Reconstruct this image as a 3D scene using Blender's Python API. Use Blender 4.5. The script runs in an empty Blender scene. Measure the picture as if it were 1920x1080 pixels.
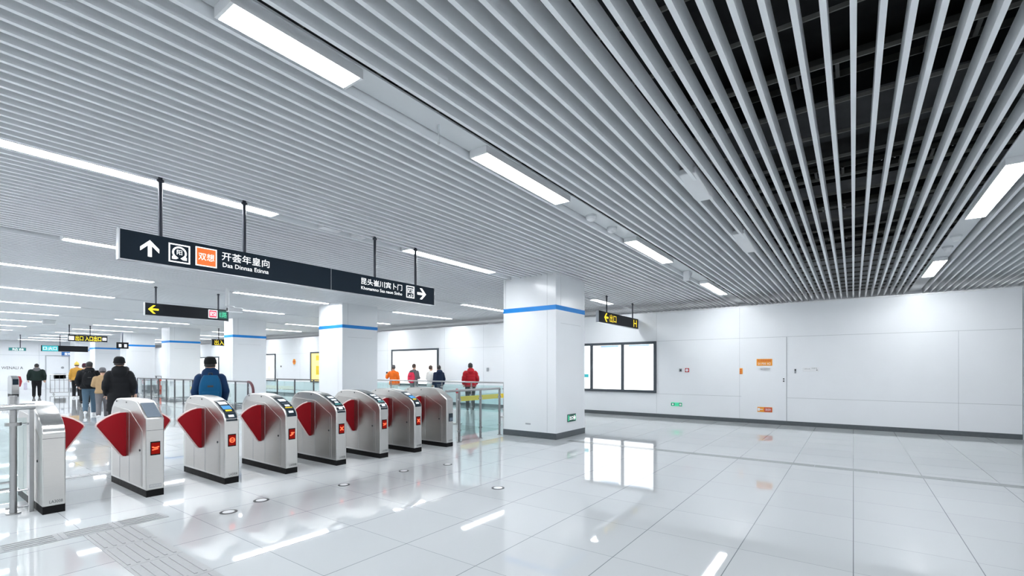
import bpy, math, random
from mathutils import Vector, Matrix
random.seed(7)
SC = bpy.context.scene
COL = SC.collection
PI = math.pi

# ------------------------------------------------------------------ camera
EYE = 1.55
cam = bpy.data.cameras.new('camera')
cam.sensor_width = 36.0
cam.lens = 36.0 * 880 / 1920
cam.shift_y = 151 / 1920
cam.clip_end = 200
cam_o = bpy.data.objects.new('camera', cam)
COL.objects.link(cam_o)
cam_o.location = (0, 0, EYE)
cam_o.rotation_euler = (PI / 2, 0, -math.atan2(880, 640))
SC.camera = cam_o

# ------------------------------------------------------------------ world, exposure
wd = bpy.data.worlds.new('world')
SC.world = wd
wd.use_nodes = True
bgn = wd.node_tree.nodes['Background']
bgn.inputs[0].default_value = (0.93, 0.965, 1.0, 1)
bgn.inputs[1].default_value = 0.75          # the lit hall goes on behind the camera
SC.view_settings.view_transform = 'Standard'
SC.view_settings.look = 'None'
SC.view_settings.gamma = 1.0
SC.view_settings.use_curve_mapping = False
SC.view_settings.exposure = 0.58
LAMP = 30.0                                  # radiance of the ceiling strips


# ------------------------------------------------------------------ materials
def mat(name, col, rough=0.5, metal=0.0, emit=None, estr=0.0, var=0.0, vscale=8.0, coat=0.0, spec=0.5, stretch=None):
    m = bpy.data.materials.new(name)
    m.use_nodes = True
    nt = m.node_tree
    b = nt.nodes['Principled BSDF']
    b.inputs['Base Color'].default_value = (*col, 1)
    b.inputs['Roughness'].default_value = rough
    b.inputs['Metallic'].default_value = metal
    b.inputs['Specular IOR Level'].default_value = spec
    b.inputs['Coat Weight'].default_value = coat
    b.inputs['Coat Roughness'].default_value = 0.05
    if emit:
        b.inputs['Emission Color'].default_value = (*emit, 1)
        b.inputs['Emission Strength'].default_value = estr
    if var > 0:
        tc = nt.nodes.new('ShaderNodeTexCoord')
        mp = nt.nodes.new('ShaderNodeMapping')
        if stretch:
            mp.inputs['Scale'].default_value = stretch
        no = nt.nodes.new('ShaderNodeTexNoise')
        no.inputs['Scale'].default_value = vscale
        no.inputs['Detail'].default_value = 3
        nt.links.new(tc.outputs['Object'], mp.inputs['Vector'])
        nt.links.new(mp.outputs['Vector'], no.inputs['Vector'])
        mx = nt.nodes.new('ShaderNodeMix')
        mx.data_type = 'RGBA'
        mx.inputs[6].default_value = tuple(c * (1 - var) for c in col) + (1,)
        mx.inputs[7].default_value = tuple(min(1, c * (1 + var)) for c in col) + (1,)
        nt.links.new(no.outputs['Fac'], mx.inputs[0])
        nt.links.new(mx.outputs[2], b.inputs['Base Color'])
        mr = nt.nodes.new('ShaderNodeMapRange')
        mr.inputs['To Min'].default_value = max(0.02, rough * (1 - var))
        mr.inputs['To Max'].default_value = min(1, rough * (1 + var))
        nt.links.new(no.outputs['Fac'], mr.inputs['Value'])
        nt.links.new(mr.outputs['Result'], b.inputs['Roughness'])
    return m


def grid_floor():
    m = mat('floor_tile', (0.5, 0.54, 0.56), 0.03, spec=0.5)
    nt = m.node_tree
    b = nt.nodes['Principled BSDF']
    tc = nt.nodes.new('ShaderNodeTexCoord')
    sx = nt.nodes.new('ShaderNodeSeparateXYZ')
    nt.links.new(tc.outputs['Object'], sx.inputs[0])

    def line(sock, pitch, off, w):
        a = nt.nodes.new('ShaderNodeMath'); a.operation = 'ADD'; a.inputs[1].default_value = off
        nt.links.new(sock, a.inputs[0])
        p = nt.nodes.new('ShaderNodeMath'); p.operation = 'PINGPONG'; p.inputs[1].default_value = pitch / 2
        nt.links.new(a.outputs[0], p.inputs[0])
        c = nt.nodes.new('ShaderNodeMath'); c.operation = 'LESS_THAN'; c.inputs[1].default_value = w / 2
        nt.links.new(p.outputs[0], c.inputs[0])
        return c.outputs[0]
    ly = line(sx.outputs[1], 0.8, 0.0, 0.007)
    lx = line(sx.outputs[0], 0.8, -0.41, 0.004)
    mxx = nt.nodes.new('ShaderNodeMath'); mxx.operation = 'MAXIMUM'
    nt.links.new(ly, mxx.inputs[0]); nt.links.new(lx, mxx.inputs[1])
    # per tile tone
    sn = nt.nodes.new('ShaderNodeVectorMath'); sn.operation = 'SNAP'; sn.inputs[1].default_value = (0.8, 0.8, 10)
    ad = nt.nodes.new('ShaderNodeVectorMath'); ad.operation = 'ADD'; ad.inputs[1].default_value = (-0.41, 0, 5)
    nt.links.new(tc.outputs['Object'], ad.inputs[0]); nt.links.new(ad.outputs[0], sn.inputs[0])
    wn = nt.nodes.new('ShaderNodeTexWhiteNoise')
    nt.links.new(sn.outputs[0], wn.inputs['Vector'])
    no = nt.nodes.new('ShaderNodeTexNoise'); no.inputs['Scale'].default_value = 1.7; no.inputs['Detail'].default_value = 4
    nt.links.new(tc.outputs['Object'], no.inputs['Vector'])
    t1 = nt.nodes.new('ShaderNodeMix'); t1.data_type = 'RGBA'
    t1.inputs[6].default_value = (0.50, 0.53, 0.55, 1); t1.inputs[7].default_value = (0.54, 0.57, 0.59, 1)
    av = nt.nodes.new('ShaderNodeMath'); av.operation = 'MULTIPLY_ADD'; av.inputs[1].default_value = 0.5
    nt.links.new(wn.outputs['Value'], av.inputs[0])
    hv = nt.nodes.new('ShaderNodeMath'); hv.operation = 'MULTIPLY'; hv.inputs[1].default_value = 0.5
    nt.links.new(no.outputs['Fac'], hv.inputs[0]); nt.links.new(hv.outputs[0], av.inputs[2])
    nt.links.new(av.outputs[0], t1.inputs[0])
    t2 = nt.nodes.new('ShaderNodeMix'); t2.data_type = 'RGBA'
    t2.inputs[7].default_value = (0.2, 0.22, 0.24, 1)
    nt.links.new(mxx.outputs[0], t2.inputs[0]); nt.links.new(t1.outputs[2], t2.inputs[6])
    nt.links.new(t2.outputs[2], b.inputs['Base Color'])
    return m


def glass_mat(name, tint, refl=0.05):
    m = bpy.data.materials.new(name)
    m.use_nodes = True
    nt = m.node_tree
    nt.nodes.remove(nt.nodes['Principled BSDF'])
    tr = nt.nodes.new('ShaderNodeBsdfTransparent'); tr.inputs[0].default_value = (*tint, 1)
    gl = nt.nodes.new('ShaderNodeBsdfGlossy'); gl.inputs['Roughness'].default_value = 0.02
    lw = nt.nodes.new('ShaderNodeLayerWeight'); lw.inputs['Blend'].default_value = 0.5
    pw = nt.nodes.new('ShaderNodeMath'); pw.operation = 'POWER'; pw.inputs[1].default_value = 4.0
    nt.links.new(lw.outputs['Facing'], pw.inputs[0])
    fr = nt.nodes.new('ShaderNodeMapRange'); fr.inputs['To Min'].default_value = refl; fr.inputs['To Max'].default_value = 0.9
    nt.links.new(pw.outputs[0], fr.inputs['Value'])
    ms = nt.nodes.new('ShaderNodeMixShader')
    nt.links.new(fr.outputs[0], ms.inputs[0])
    nt.links.new(tr.outputs[0], ms.inputs[1]); nt.links.new(gl.outputs[0], ms.inputs[2])
    nt.links.new(ms.outputs[0], nt.nodes['Material Output'].inputs['Surface'])
    return m


M = {}
M['floor'] = grid_floor()
M['strip'] = mat('grey_granite', (0.27, 0.29, 0.30), 0.18, var=0.15, vscale=30)
M['tactile'] = mat('tactile_granite', (0.33, 0.345, 0.36), 0.45, var=0.12, vscale=40)
M['wall'] = mat('white_enamel_panel', (0.80, 0.83, 0.86), 0.22, var=0.02, vscale=2)
M['joint'] = mat('panel_joint_grey', (0.42, 0.45, 0.48), 0.6, var=0.03)
M['skirt'] = mat('dark_grey_skirting', (0.075, 0.09, 0.10), 0.35, var=0.2, vscale=20)
M['slat'] = mat('white_aluminium_slat', (0.84, 0.87, 0.895), 0.38, var=0.03, vscale=3)
M['plenum'] = mat('black_plenum', (0.004, 0.0045, 0.006), 0.8, var=0.3, vscale=3)
M['duct'] = mat('dark_duct', (0.007, 0.009, 0.012), 0.5, var=0.3, vscale=4, spec=0.3)
M['rail_dark'] = mat('dark_carrier', (0.04, 0.04, 0.037), 0.45, var=0.2, vscale=10)
M['lamp'] = mat('lamp_diffuser', (0.9, 0.9, 0.9), 0.5, emit=(0.965, 0.98, 1.0), estr=LAMP)
M['white'] = mat('white_paint', (0.78, 0.80, 0.82), 0.4, var=0.03)
M['infill'] = mat('grey_infill', (0.66, 0.69, 0.71), 0.4, var=0.03)
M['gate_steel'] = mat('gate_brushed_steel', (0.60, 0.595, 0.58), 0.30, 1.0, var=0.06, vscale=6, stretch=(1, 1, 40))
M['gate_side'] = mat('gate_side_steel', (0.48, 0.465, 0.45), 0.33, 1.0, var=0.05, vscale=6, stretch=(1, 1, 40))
M['steel'] = mat('brushed_steel', (0.42, 0.425, 0.43), 0.28, 1.0, var=0.06, vscale=6, stretch=(1, 1, 40))
M['steel_bright'] = mat('polished_steel', (0.55, 0.56, 0.57), 0.16, 1.0, var=0.05, vscale=5)
M['dark_steel'] = mat('dark_steel', (0.13, 0.135, 0.145), 0.3, 1.0, var=0.1)
M['mid_steel'] = mat('mid_grey_steel', (0.26, 0.265, 0.275), 0.28, 1.0, var=0.1)
M['steel_cap'] = mat('satin_steel_cap', (0.66, 0.66, 0.65), 0.22, 1.0, var=0.05, vscale=5)
M['black'] = mat('black_rubber', (0.006, 0.006, 0.007), 0.6, var=0.2, vscale=20, spec=0.15)
M['console'] = mat('console_black', (0.012, 0.022, 0.032), 0.15, var=0.2, vscale=6)
M['dark_panel'] = mat('slate_screen', (0.12, 0.15, 0.19), 0.25, var=0.08, vscale=10)
M['red_flap'] = mat('red_flap', (0.27, 0.002, 0.008), 0.4, var=0.08, vscale=6, spec=0.25)
M['flap_edge'] = mat('flap_edge_pale', (0.75, 0.62, 0.60), 0.4, var=0.05)
M['led_red'] = mat('led_red', (0.08, 0.0, 0.0), 0.5, emit=(0.9, 0.02, 0.005), estr=0.14, spec=0.1)
M['led_hot'] = mat('led_hot', (0.5, 0.1, 0.05), 0.4, emit=(1.0, 0.10, 0.03), estr=1.3)
M['screen_blue'] = mat('screen_blue', (0.03, 0.12, 0.25), 0.2, emit=(0.10, 0.34, 0.65), estr=0.5)
M['screen_pale'] = mat('screen_pale', (0.7, 0.76, 0.8), 0.2, emit=(0.8, 0.9, 1.0), estr=0.25)
M['teal'] = mat('teal_print', (0.03, 0.22, 0.22), 0.4, var=0.1)
M['yellow'] = mat('yellow_print', (0.85, 0.62, 0.02), 0.4, var=0.05)
M['sign'] = mat('sign_navy', (0.010, 0.022, 0.036), 0.5, var=0.1, vscale=2, spec=0.2)
M['sign_black'] = mat('sign_black', (0.008, 0.010, 0.013), 0.5, var=0.1, vscale=2, spec=0.2)
M['sign_edge'] = mat('sign_edge_alloy', (0.55, 0.57, 0.6), 0.3, 1.0, var=0.05)
M['rod'] = mat('dark_rod', (0.03, 0.035, 0.05), 0.35, 0.3, var=0.1)
M['glow_white'] = mat('lit_white', (0.8, 0.8, 0.8), 0.4, emit=(0.95, 0.98, 1.0), estr=0.9)
M['glow_yellow'] = mat('lit_yellow', (0.8, 0.6, 0.02), 0.4, emit=(1.0, 0.72, 0.02), estr=0.7)
M['glow_orange'] = mat('lit_orange', (0.7, 0.14, 0.02), 0.4, emit=(1.0, 0.13, 0.02), estr=0.6)
M['glow_red'] = mat('lit_red', (0.5, 0.03, 0.06), 0.4, emit=(0.75, 0.05, 0.10), estr=0.5)
M['glow_green'] = mat('lit_green', (0.05, 0.4, 0.22), 0.4, emit=(0.05, 0.55, 0.30), estr=0.45)
M['glow_cyan'] = mat('lit_cyan', (0.05, 0.45, 0.5), 0.4, emit=(0.02, 0.4, 0.45), estr=0.3)
M['green_dark'] = mat('dark_green_print', (0.004, 0.07, 0.05), 0.4, var=0.1)
M['orange'] = mat('orange_print', (0.85, 0.32, 0.02), 0.45, var=0.06)
M['orange_red'] = mat('red_orange_print', (0.62, 0.07, 0.03), 0.45, var=0.06)
M['red'] = mat('red_plastic', (0.5, 0.02, 0.03), 0.4, var=0.08)
M['ink'] = mat('dark_ink', (0.03, 0.035, 0.04), 0.5, var=0.1)
M['pale_ink'] = mat('pale_ink', (0.32, 0.34, 0.37), 0.5, var=0.1)
M['blue_band'] = mat('blue_band', (0.0, 0.23, 0.68), 0.5, var=0.06, vscale=4)
M['blue'] = mat('blue_print', (0.02, 0.16, 0.48), 0.4, var=0.06)
M['frame_dark'] = mat('dark_alloy_frame', (0.07, 0.085, 0.10), 0.35, 0.5, var=0.1, vscale=10)
M['poster'] = mat('backlit_poster', (0.85, 0.87, 0.88), 0.3, emit=(0.97, 0.99, 1.0), estr=1.15)
M['poster_yellow'] = mat('backlit_yellow_poster', (0.85, 0.7, 0.2), 0.3, emit=(1.0, 0.78, 0.18), estr=0.75)
M['poster_blue'] = mat('pale_blue_print', (0.25, 0.4, 0.6), 0.3, emit=(0.3, 0.5, 0.8), estr=0.5)
M['glass'] = glass_mat('clear_glass', (0.92, 0.97, 0.965))
M['glass_teal'] = glass_mat('teal_glass', (0.85, 0.95, 0.945))
M['handrail_red'] = mat('dark_red_handrail', (0.10, 0.02, 0.03), 0.4, var=0.1)
M['skin'] = mat('skin', (0.58, 0.36, 0.26), 0.5, var=0.06)
M['hair'] = mat('black_hair', (0.012, 0.011, 0.012), 0.55, var=0.3, vscale=40)
M['brown_hair'] = mat('brown_hair', (0.07, 0.04, 0.03), 0.55, var=0.3, vscale=40)


def cloth(name, c, r=0.75):
    if name not in M:
        M[name] = mat(name, c, r, var=0.12, vscale=14, spec=0.15)
    return M[name]


# ------------------------------------------------------------------ geometry helpers
class MB:
    def __init__(self):
        self.v = []; self.f = []

    def add(self, vs, fs):
        n = len(self.v)
        self.v += [tuple(p) for p in vs]
        self.f += [tuple(i + n for i in q) for q in fs]
        return self

    def box(self, x0, x1, y0, y1, z0, z1):
        if x0 > x1: x0, x1 = x1, x0
        if y0 > y1: y0, y1 = y1, y0
        if z0 > z1: z0, z1 = z1, z0
        return self.add([(x0, y0, z0), (x1, y0, z0), (x1, y1, z0), (x0, y1, z0), (x0, y0, z1), (x1, y0, z1), (x1, y1, z1), (x0, y1, z1)],
                        [(0, 3, 2, 1), (4, 5, 6, 7), (0, 1, 5, 4), (1, 2, 6, 5), (2, 3, 7, 6), (3, 0, 4, 7)])

    def loft(self, rings, caps=True):
        n = len(rings[0]); vs = []; fs = []
        for r in rings: vs += list(r)
        for k in range(len(rings) - 1):
            for i in range(n):
                j = (i + 1) % n
                fs.append((k * n + i, k * n + j, (k + 1) * n + j, (k + 1) * n + i))
        if caps:
            fs.append(tuple(range(n - 1, -1, -1)))
            fs.append(tuple((len(rings) - 1) * n + i for i in range(n)))
        return self.add(vs, fs)

    def tube(self, pts, rad, seg=12, caps=True):
        pts = [Vector(p) for p in pts]
        if not isinstance(rad, (list, tuple)): rad = [rad] * len(pts)
        rings = []; ref = None
        for i, p in enumerate(pts):
            a = pts[max(0, i - 1)]; b = pts[min(len(pts) - 1, i + 1)]
            t = (b - a).normalized()
            if ref is None:
                ref = Vector((0, 0, 1)) if abs(t.z) < 0.9 else Vector((1, 0, 0))
            u = (ref - t * ref.dot(t)).normalized()
            ref = u
            w = t.cross(u)
            r = rad[i]
            rx, ry = r if isinstance(r, tuple) else (r, r)
            rings.append([p + u * (math.cos(2 * PI * k / seg) * rx) + w * (math.sin(2 * PI * k / seg) * ry) for k in range(seg)])
        return self.loft(rings, caps)

    def cyl(self, c, r, h, seg=24, axis='z', r2=None):
        c = Vector(c); d = {'x': Vector((1, 0, 0)), 'y': Vector((0, 1, 0)), 'z': Vector((0, 0, 1))}[axis]
        return self.tube([c, c + d * h], [r, r if r2 is None else r2], seg)

    def prism(self, poly, fn, a0, a1):
        """poly: 2d outline; fn(u, v, a) -> 3d point"""
        n = len(poly)
        vs = [fn(u, v, a0) for u, v in poly] + [fn(u, v, a1) for u, v in poly]
        fs = [tuple(range(n - 1, -1, -1)), tuple(range(n, 2 * n))]
        fs += [(i, (i + 1) % n, n + (i + 1) % n, n + i) for i in range(n)]
        return self.add(vs, fs)

    def ell(self, c, rx, ry, rz, seg=20, rows=12):
        c = Vector(c); rings = []
        for k in range(1, rows):
            a = PI * k / rows - PI / 2
            rings.append([c + Vector((math.cos(a) * rx * math.cos(2 * PI * i / seg), math.cos(a) * ry * math.sin(2 * PI * i / seg), math.sin(a) * rz)) for i in range(seg)])
        return self.loft(rings)

    def mesh(self, name, mt, off=(0, 0, 0), smooth=True, ang=35):
        me = bpy.data.meshes.new(name)
        o = Vector(off)
        me.from_pydata([tuple(Vector(p) - o) for p in self.v], [], self.f)
        import bmesh
        bm = bmesh.new(); bm.from_mesh(me)
        bmesh.ops.recalc_face_normals(bm, faces=bm.faces)
        bm.to_mesh(me); bm.free()
        if smooth:
            me.polygons.foreach_set('use_smooth', [True] * len(me.polygons))
            me.set_sharp_from_angle(angle=math.radians(ang))
        me.materials.append(mt)
        return me

    def build(self, name, mt, parent=None, off=(0, 0, 0), bevel=0.0, smooth=True, label=None, ang=35):
        o = bpy.data.objects.new(name, self.mesh(name, mt, off, smooth, ang))
        COL.objects.link(o)
        if parent: o.parent = parent
        if bevel:
            b = o.modifiers.new('edge', 'BEVEL'); b.width = bevel; b.segments = 2; b.limit_method = 'ANGLE'
            b.angle_limit = math.radians(40); b.harden_normals = False
        if label: o['label'] = label
        return o


def tag(o, label, cat=None, group=None, kind=None):
    o['label'] = label
    if cat: o['category'] = cat
    if group: o['group'] = group
    if kind: o['kind'] = kind
    return o


def thing(name, label, cat, loc=(0, 0, 0), rz=0.0, group=None):
    o = bpy.data.objects.new(name, None)
    COL.objects.link(o)
    o.location = loc; o.rotation_euler = (0, 0, rz); o.empty_display_size = 0.1
    return tag(o, label, cat, group)


def struct(o, label):
    o['kind'] = 'structure'; o['label'] = label
    return o


_txt = {}


def text_geo(s):
    """vertices, faces of a string one unit high, centred"""
    if s in _txt: return _txt[s]
    c = bpy.data.curves.new('t', 'FONT'); c.body = s; c.resolution_u = 2
    o = bpy.data.objects.new('t', c); COL.objects.link(o)
    bpy.context.view_layer.update()
    me = bpy.data.meshes.new_from_object(o.evaluated_get(bpy.context.evaluated_depsgraph_get()))
    vs = [v.co.copy() for v in me.vertices]; fs = [tuple(p.vertices) for p in me.polygons]
    COL.objects.unlink(o); bpy.data.objects.remove(o); bpy.data.meshes.remove(me)
    x0 = min(v.x for v in vs); x1 = max(v.x for v in vs); y0 = min(v.y for v in vs); y1 = max(v.y for v in vs)
    h = y1 - y0
    vs = [((v.x - (x0 + x1) / 2) / h, (v.y - (y0 + y1) / 2) / h) for v in vs]
    _txt[s] = (vs, fs, (x1 - x0) / h)
    return _txt[s]


class Face:
    """a flat face in the place: origin o, unit vectors u (across), w (up), n (out)"""
    def __init__(s, o, u, w, n):
        s.o = Vector(o); s.u = Vector(u); s.w = Vector(w); s.n = Vector(n)

    def p(s, a, b, d=0.0):
        return s.o + s.u * a + s.w * b + s.n * d

    def rect(s, mb, a0, a1, b0, b1, d0, d1):
        return mb.prism([(a0, b0), (a1, b0), (a1, b1), (a0, b1)], s.p, d0, d1)

    def poly(s, mb, pts, d0, d1):
        return mb.prism(pts, s.p, d0, d1)

    def ring(s, mb, a0, a1, b0, b1, t, d0, d1):
        for r in ((a0, a1, b0, b0 + t), (a0, a1, b1 - t, b1), (a0, a0 + t, b0 + t, b1 - t), (a1 - t, a1, b0 + t, b1 - t)):
            s.rect(mb, *r, d0, d1)
        return mb

    def text(s, mb, st, a, b, h, d, width=None):
        vs, fs, asp = text_geo(st)
        kx = h if width is None else width / asp
        return mb.add([s.p(a + x * kx, b + y * h, d) for x, y in vs], fs)

    def disc(s, mb, a, b, r, d0, d1, seg=20):
        return s.poly(mb, [(a + r * math.cos(2 * PI * i / seg), b + r * math.sin(2 * PI * i / seg)) for i in range(seg)], d0, d1)


def arrow(a, b, r, rot, t=0.3):
    """block arrow outline pointing up, turned by rot quarter turns (1 = left, -1 = right)"""
    k = t * r
    pts = [(0, 1), (.95, .05), (.95, -.42), (.2, .33), (.2, -1), (-.2, -1), (-.2, .33), (-.95, -.42), (-.95, .05)]
    c, s_ = math.cos(rot * PI / 2), math.sin(rot * PI / 2)
    return [(a + r * (x * c - y * s_), b + r * (x * s_ + y * c)) for x, y in pts]


# ------------------------------------------------------------------ setting: floor
Z_SLAT = 3.61
WX = 14.8
mb = MB(); mb.box(-10, 17.6, -10, 50.3, -0.2, 0.0)
floor = struct(mb.build('floor', M['floor'], smooth=False), 'polished pale grey tiled concourse floor')
mb = MB()
y = -9.9
while y < 4.9:
    mb.box(8.78, 8.97, y, min(y + 0.795, 4.95), 0.0, 0.002); y += 0.8
mb.build('border_strip', M['strip'], floor, smooth=False)
# guidance paving: a run along the gates and one towards the viewer
mb = MB()
for k in range(12):
    mb.box(-3.0 + k * 0.405, -3.0 + k * 0.405 + 0.402, 5.78, 6.04, 0.0, 0.003)
for k in range(9):
    mb.box(1.18, 1.57, 5.775 - (k + 1) * 0.6, 5.775 - k * 0.6 - 0.003, 0.0, 0.003)
guide = mb.build('tactile_strip', M['tactile'], floor, smooth=False)
mb = MB()
for k in range(4):
    yy = 5.815 + k * 0.06
    for j in range(12):
        mb.box(-3.0 + j * 0.405 + 0.04, -3.0 + j * 0.405 + 0.365, yy, yy + 0.022, 0.003, 0.007)
for k in range(6):
    xx = 1.205 + k * 0.062
    for j in range(9):
        mb.box(xx, xx + 0.022, 5.775 - (j + 1) * 0.6 + 0.04, 5.775 - j * 0.6 - 0.04, 0.003, 0.007)
mb.build('raised_bars', M['tactile'], guide, smooth=False)
mb = MB(); mb.box(1.2, 2.6, 8.9, 9.15, 0.0, 0.003)
for j in range(14):
    mb.box(1.22 + j * 0.1, 1.29 + j * 0.1, 8.93, 9.12, 0.003, 0.006)
mb.build('tactile_strip', M['tactile'], floor, smooth=False)

# ------------------------------------------------------------------ setting: walls
# enamel panel wall on the right, 3.33 high, with a recess behind its top edge, lit by an added strip
mb = MB(); mb.box(WX, WX + 0.12, -2.98, 50, 0, 3.33)
wall = struct(mb.build('wall_right', M['wall'], smooth=False), 'white enamel panel wall at the right of the concourse')
mb = MB(); mb.box(WX - 0.02, WX + 0.12, -2.98, 50, 3.31, 3.345)
mb.build('top_trim', M['white'], wall, smooth=False)
mb = MB()
d = 0.0025
for z in (0.75, 2.42):
    mb.box(WX - d, WX + 0.01, -2.97, 50, z - 0.004, z + 0.004)
YS = [-1.96, 2.65, 5.07, 9.6, 12.2, 14.4, 18.2, 21.0, 23.6, 26.0, 28.5, 31.5, 35, 38, 41, 44]
for y in YS:
    mb.box(WX - d, WX + 0.01, y - 0.003, y + 0.003, 0.12, 3.31 if y in (2.65, 5.07) or y > 9 else 2.42)
for z in (0.75, 2.42):
    pass
mb.build('panel_joint', M['joint'], wall, smooth=False)
mb = MB(); mb.box(WX - 0.012, WX, -2.98, 50, 0.0, 0.115)
struct(mb.build('baseboard_right', M['skirt'], smooth=False), 'dark grey skirting at the foot of the white wall')
mb = MB(); mb.box(WX + 0.05, WX + 0.17, -10, -3.0, 0, 3.33)
struct(mb.build('wall_front', M['wall'], smooth=False), 'white panel wall beyond the corner at the right edge')
mb = MB(); mb.box(17.0, 17.12, -10, 50, 0, 5.2)
struct(mb.build('wall_recess', M['wall'], smooth=False), 'pale wall of the recess above the panel wall')
mb = MB(); mb.box(-10, 17.1, 50.0, 50.15, 0, 5.2)
wb = struct(mb.build('wall_back', M['wall'], smooth=False), 'white end wall far down the concourse')
mb = MB()
for x in (3.5, 5.6, 7.7, 9.7, 12): mb.box(x - 0.006, x + 0.006, 49.995, 50.01, 0, 3.4)
mb.box(-10, 14.8, 49.995, 50.01, 2.55, 2.565)
mb.build('panel_joint', M['joint'], wb, smooth=False)
mb = MB(); mb.box(WX + 0.12, 17.0, -10, 50, 3.15, 3.2)
rc = struct(mb.build('trim_recess', M['white'], smooth=False), 'white shelf of the recess behind the top of the panel wall')
mb = MB()
for k in range(20): mb.box(15.95, 16.05, -9.8 + k * 3.0, -9.8 + k * 3.0 + 2.8, 3.2, 3.22)
mb.build('added_recess_light', mat('added_recess_light', (0.9, 0.9, 0.9), 0.5, emit=(0.965, 0.98, 1.0), estr=3.2), rc, smooth=False)  # added hidden strip, keeps the slats over the recess from going dark
# concealed door with two locks in the right wall
mb = MB(); mb.box(WX - 0.006, WX, 1.485, 2.60, 0.125, 2.415)
door = struct(mb.build('door_1', M['wall'], smooth=False), 'flush white service door in the panel wall')
mb = MB()
mb.box(WX - 0.0075, WX - 0.0005, 1.465, 1.485, 0.12, 2.42)
mb.build('door_gap', M['joint'], door, smooth=False)
for z in (1.265, 1.205):
    mb = MB(); mb.cyl((WX - 0.022, 1.545, z), 0.019, 0.02, 16, 'x')
    mb.build('door_lock', M['ink'], door)

# ------------------------------------------------------------------ setting: ceiling
mb = MB(); mb.box(-10, 17.6, -10, 50.3, 5.0, 5.2)
ceil = struct(mb.build('ceiling', M['plenum'], smooth=False), 'open ceiling of hanging white slats under a black void')
ROWS = {-1.35: [(-2, 1.5), (3.0, 5.2), (6.80, 8.93), (12.1, 14.05)],
        2.93: [(-2.4, -0.4), (1.22, 2.06), (3.49, 5.09), (7.30, 9.19), (11.96, 14.05)],
        6.30: [(-3.5, 3.23), (5.53, 7.93), (12.8, 14.05)],
        10.17: [(-4, 0.4), (1.84, 4.4), (11.3, 14.3)],
        13.55: [(-6, 4.03), (5.85, 8.63), (11.32, 14.3)],
        17.45: [(-6, 4.25), (7.32, 9.29), (11.5, 14.3)],
        21.2: [(-6, 4.25), (6.4, 8.7), (11.4, 14.3)],
        25.0: [(-6, 4.38), (6.12, 8.82), (11.4, 14.3)],
        29.0: [(-6, 4.6), (6.3, 8.8), (11.4, 14.3)],
        32.8: [(-6, 4.6), (6.3, 8.8), (11.4, 14.3)],
        36.6: [(-6, 4.6), (6.3, 8.8), (11.4, 14.3)],
        40.4: [(-6, 4.6), (6.3, 8.8), (11.4, 14.3)],
        44.2: [(-6, 4.6), (6.3, 8.8), (11.4, 14.3)],
        47.8: [(-6, 4.6), (6.3, 8.8), (11.4, 14.3)]}
LW = 0.105
PILLARS = [5.22, 13.0, 20.5, 27.3, 33.8, 40.2, 45.3]
mb = MB()
pitch = 0.14
k0 = int(-9.5 / pitch); k1 = int(49.8 / pitch)
for k in range(k0, k1):
    y = k * pitch - 0.017
    if any(abs(y + 0.017 - r) < LW + 0.03 for r in ROWS): continue
    mb.box(-9.8, 16.95, y, y + 0.034, Z_SLAT, Z_SLAT + 0.15)
mb.build('slats', M['slat'], ceil, smooth=False)
# grey infill pan in each lighting row
mb = MB()
for r in ROWS:
    mb.box(-9.8, 16.95, r - LW - 0.015, r + LW + 0.015, Z_SLAT + 0.07, Z_SLAT + 0.085)
mb.build('infill_strip', M['infill'], ceil, smooth=False)
mb = MB()
x = -9.5
while x < 16.9:
    mb.box(x, x + 0.012, -9.8, 49.9, Z_SLAT + 0.155, Z_SLAT + 0.185); x += 0.62
mb.build('carrier_rail', mat('grey_carrier', (0.16, 0.16, 0.15), 0.45, var=0.3, vscale=10), ceil, smooth=False)
mb = MB()
for x0, w, z0, h in ((1.6, 0.7, 4.35, 0.4), (3.4, 0.35, 4.5, 0.25), (6.0, 1.1, 4.4, 0.45), (8.4, 0.5, 4.3, 0.3), (10.2, 1.0, 4.45, 0.4), (12.5, 0.6, 4.3, 0.35), (14.2, 0.9, 4.5, 0.3)):
    mb.box(x0, x0 + w, -9.8, 30, z0, z0 + h)
mb.build('air_duct', M['duct'], ceil, smooth=False)
mb = MB()
for x0, z0 in ((2.75, 4.25), (4.9, 4.2), (7.55, 4.2), (9.4, 4.25), (11.7, 4.25)):
    mb.box(x0, x0 + 0.012, -9.8, 30, z0, z0 + 0.06); mb.box(x0 + 0.3, x0 + 0.312, -9.8, 30, z0, z0 + 0.06)
    yy = -9.5
    while yy < 12:
        mb.box(x0, x0 + 0.31, yy, yy + 0.03, z0, z0 + 0.015); yy += 0.3
mb.build('cable_tray', M['rail_dark'], ceil, smooth=False)
mb = MB()
for x0, z0 in ((4.9, 4.2), (7.55, 4.2)):
    yy = -4.0
    while yy < 6:
        mb.cyl((x0 + 0.006, yy, z0 - 0.012), 0.009, 0.012, 6); yy += random.choice((0.13, 0.13, 0.27))
mb.build('tray_bolt', M['steel_bright'], ceil)

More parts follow.
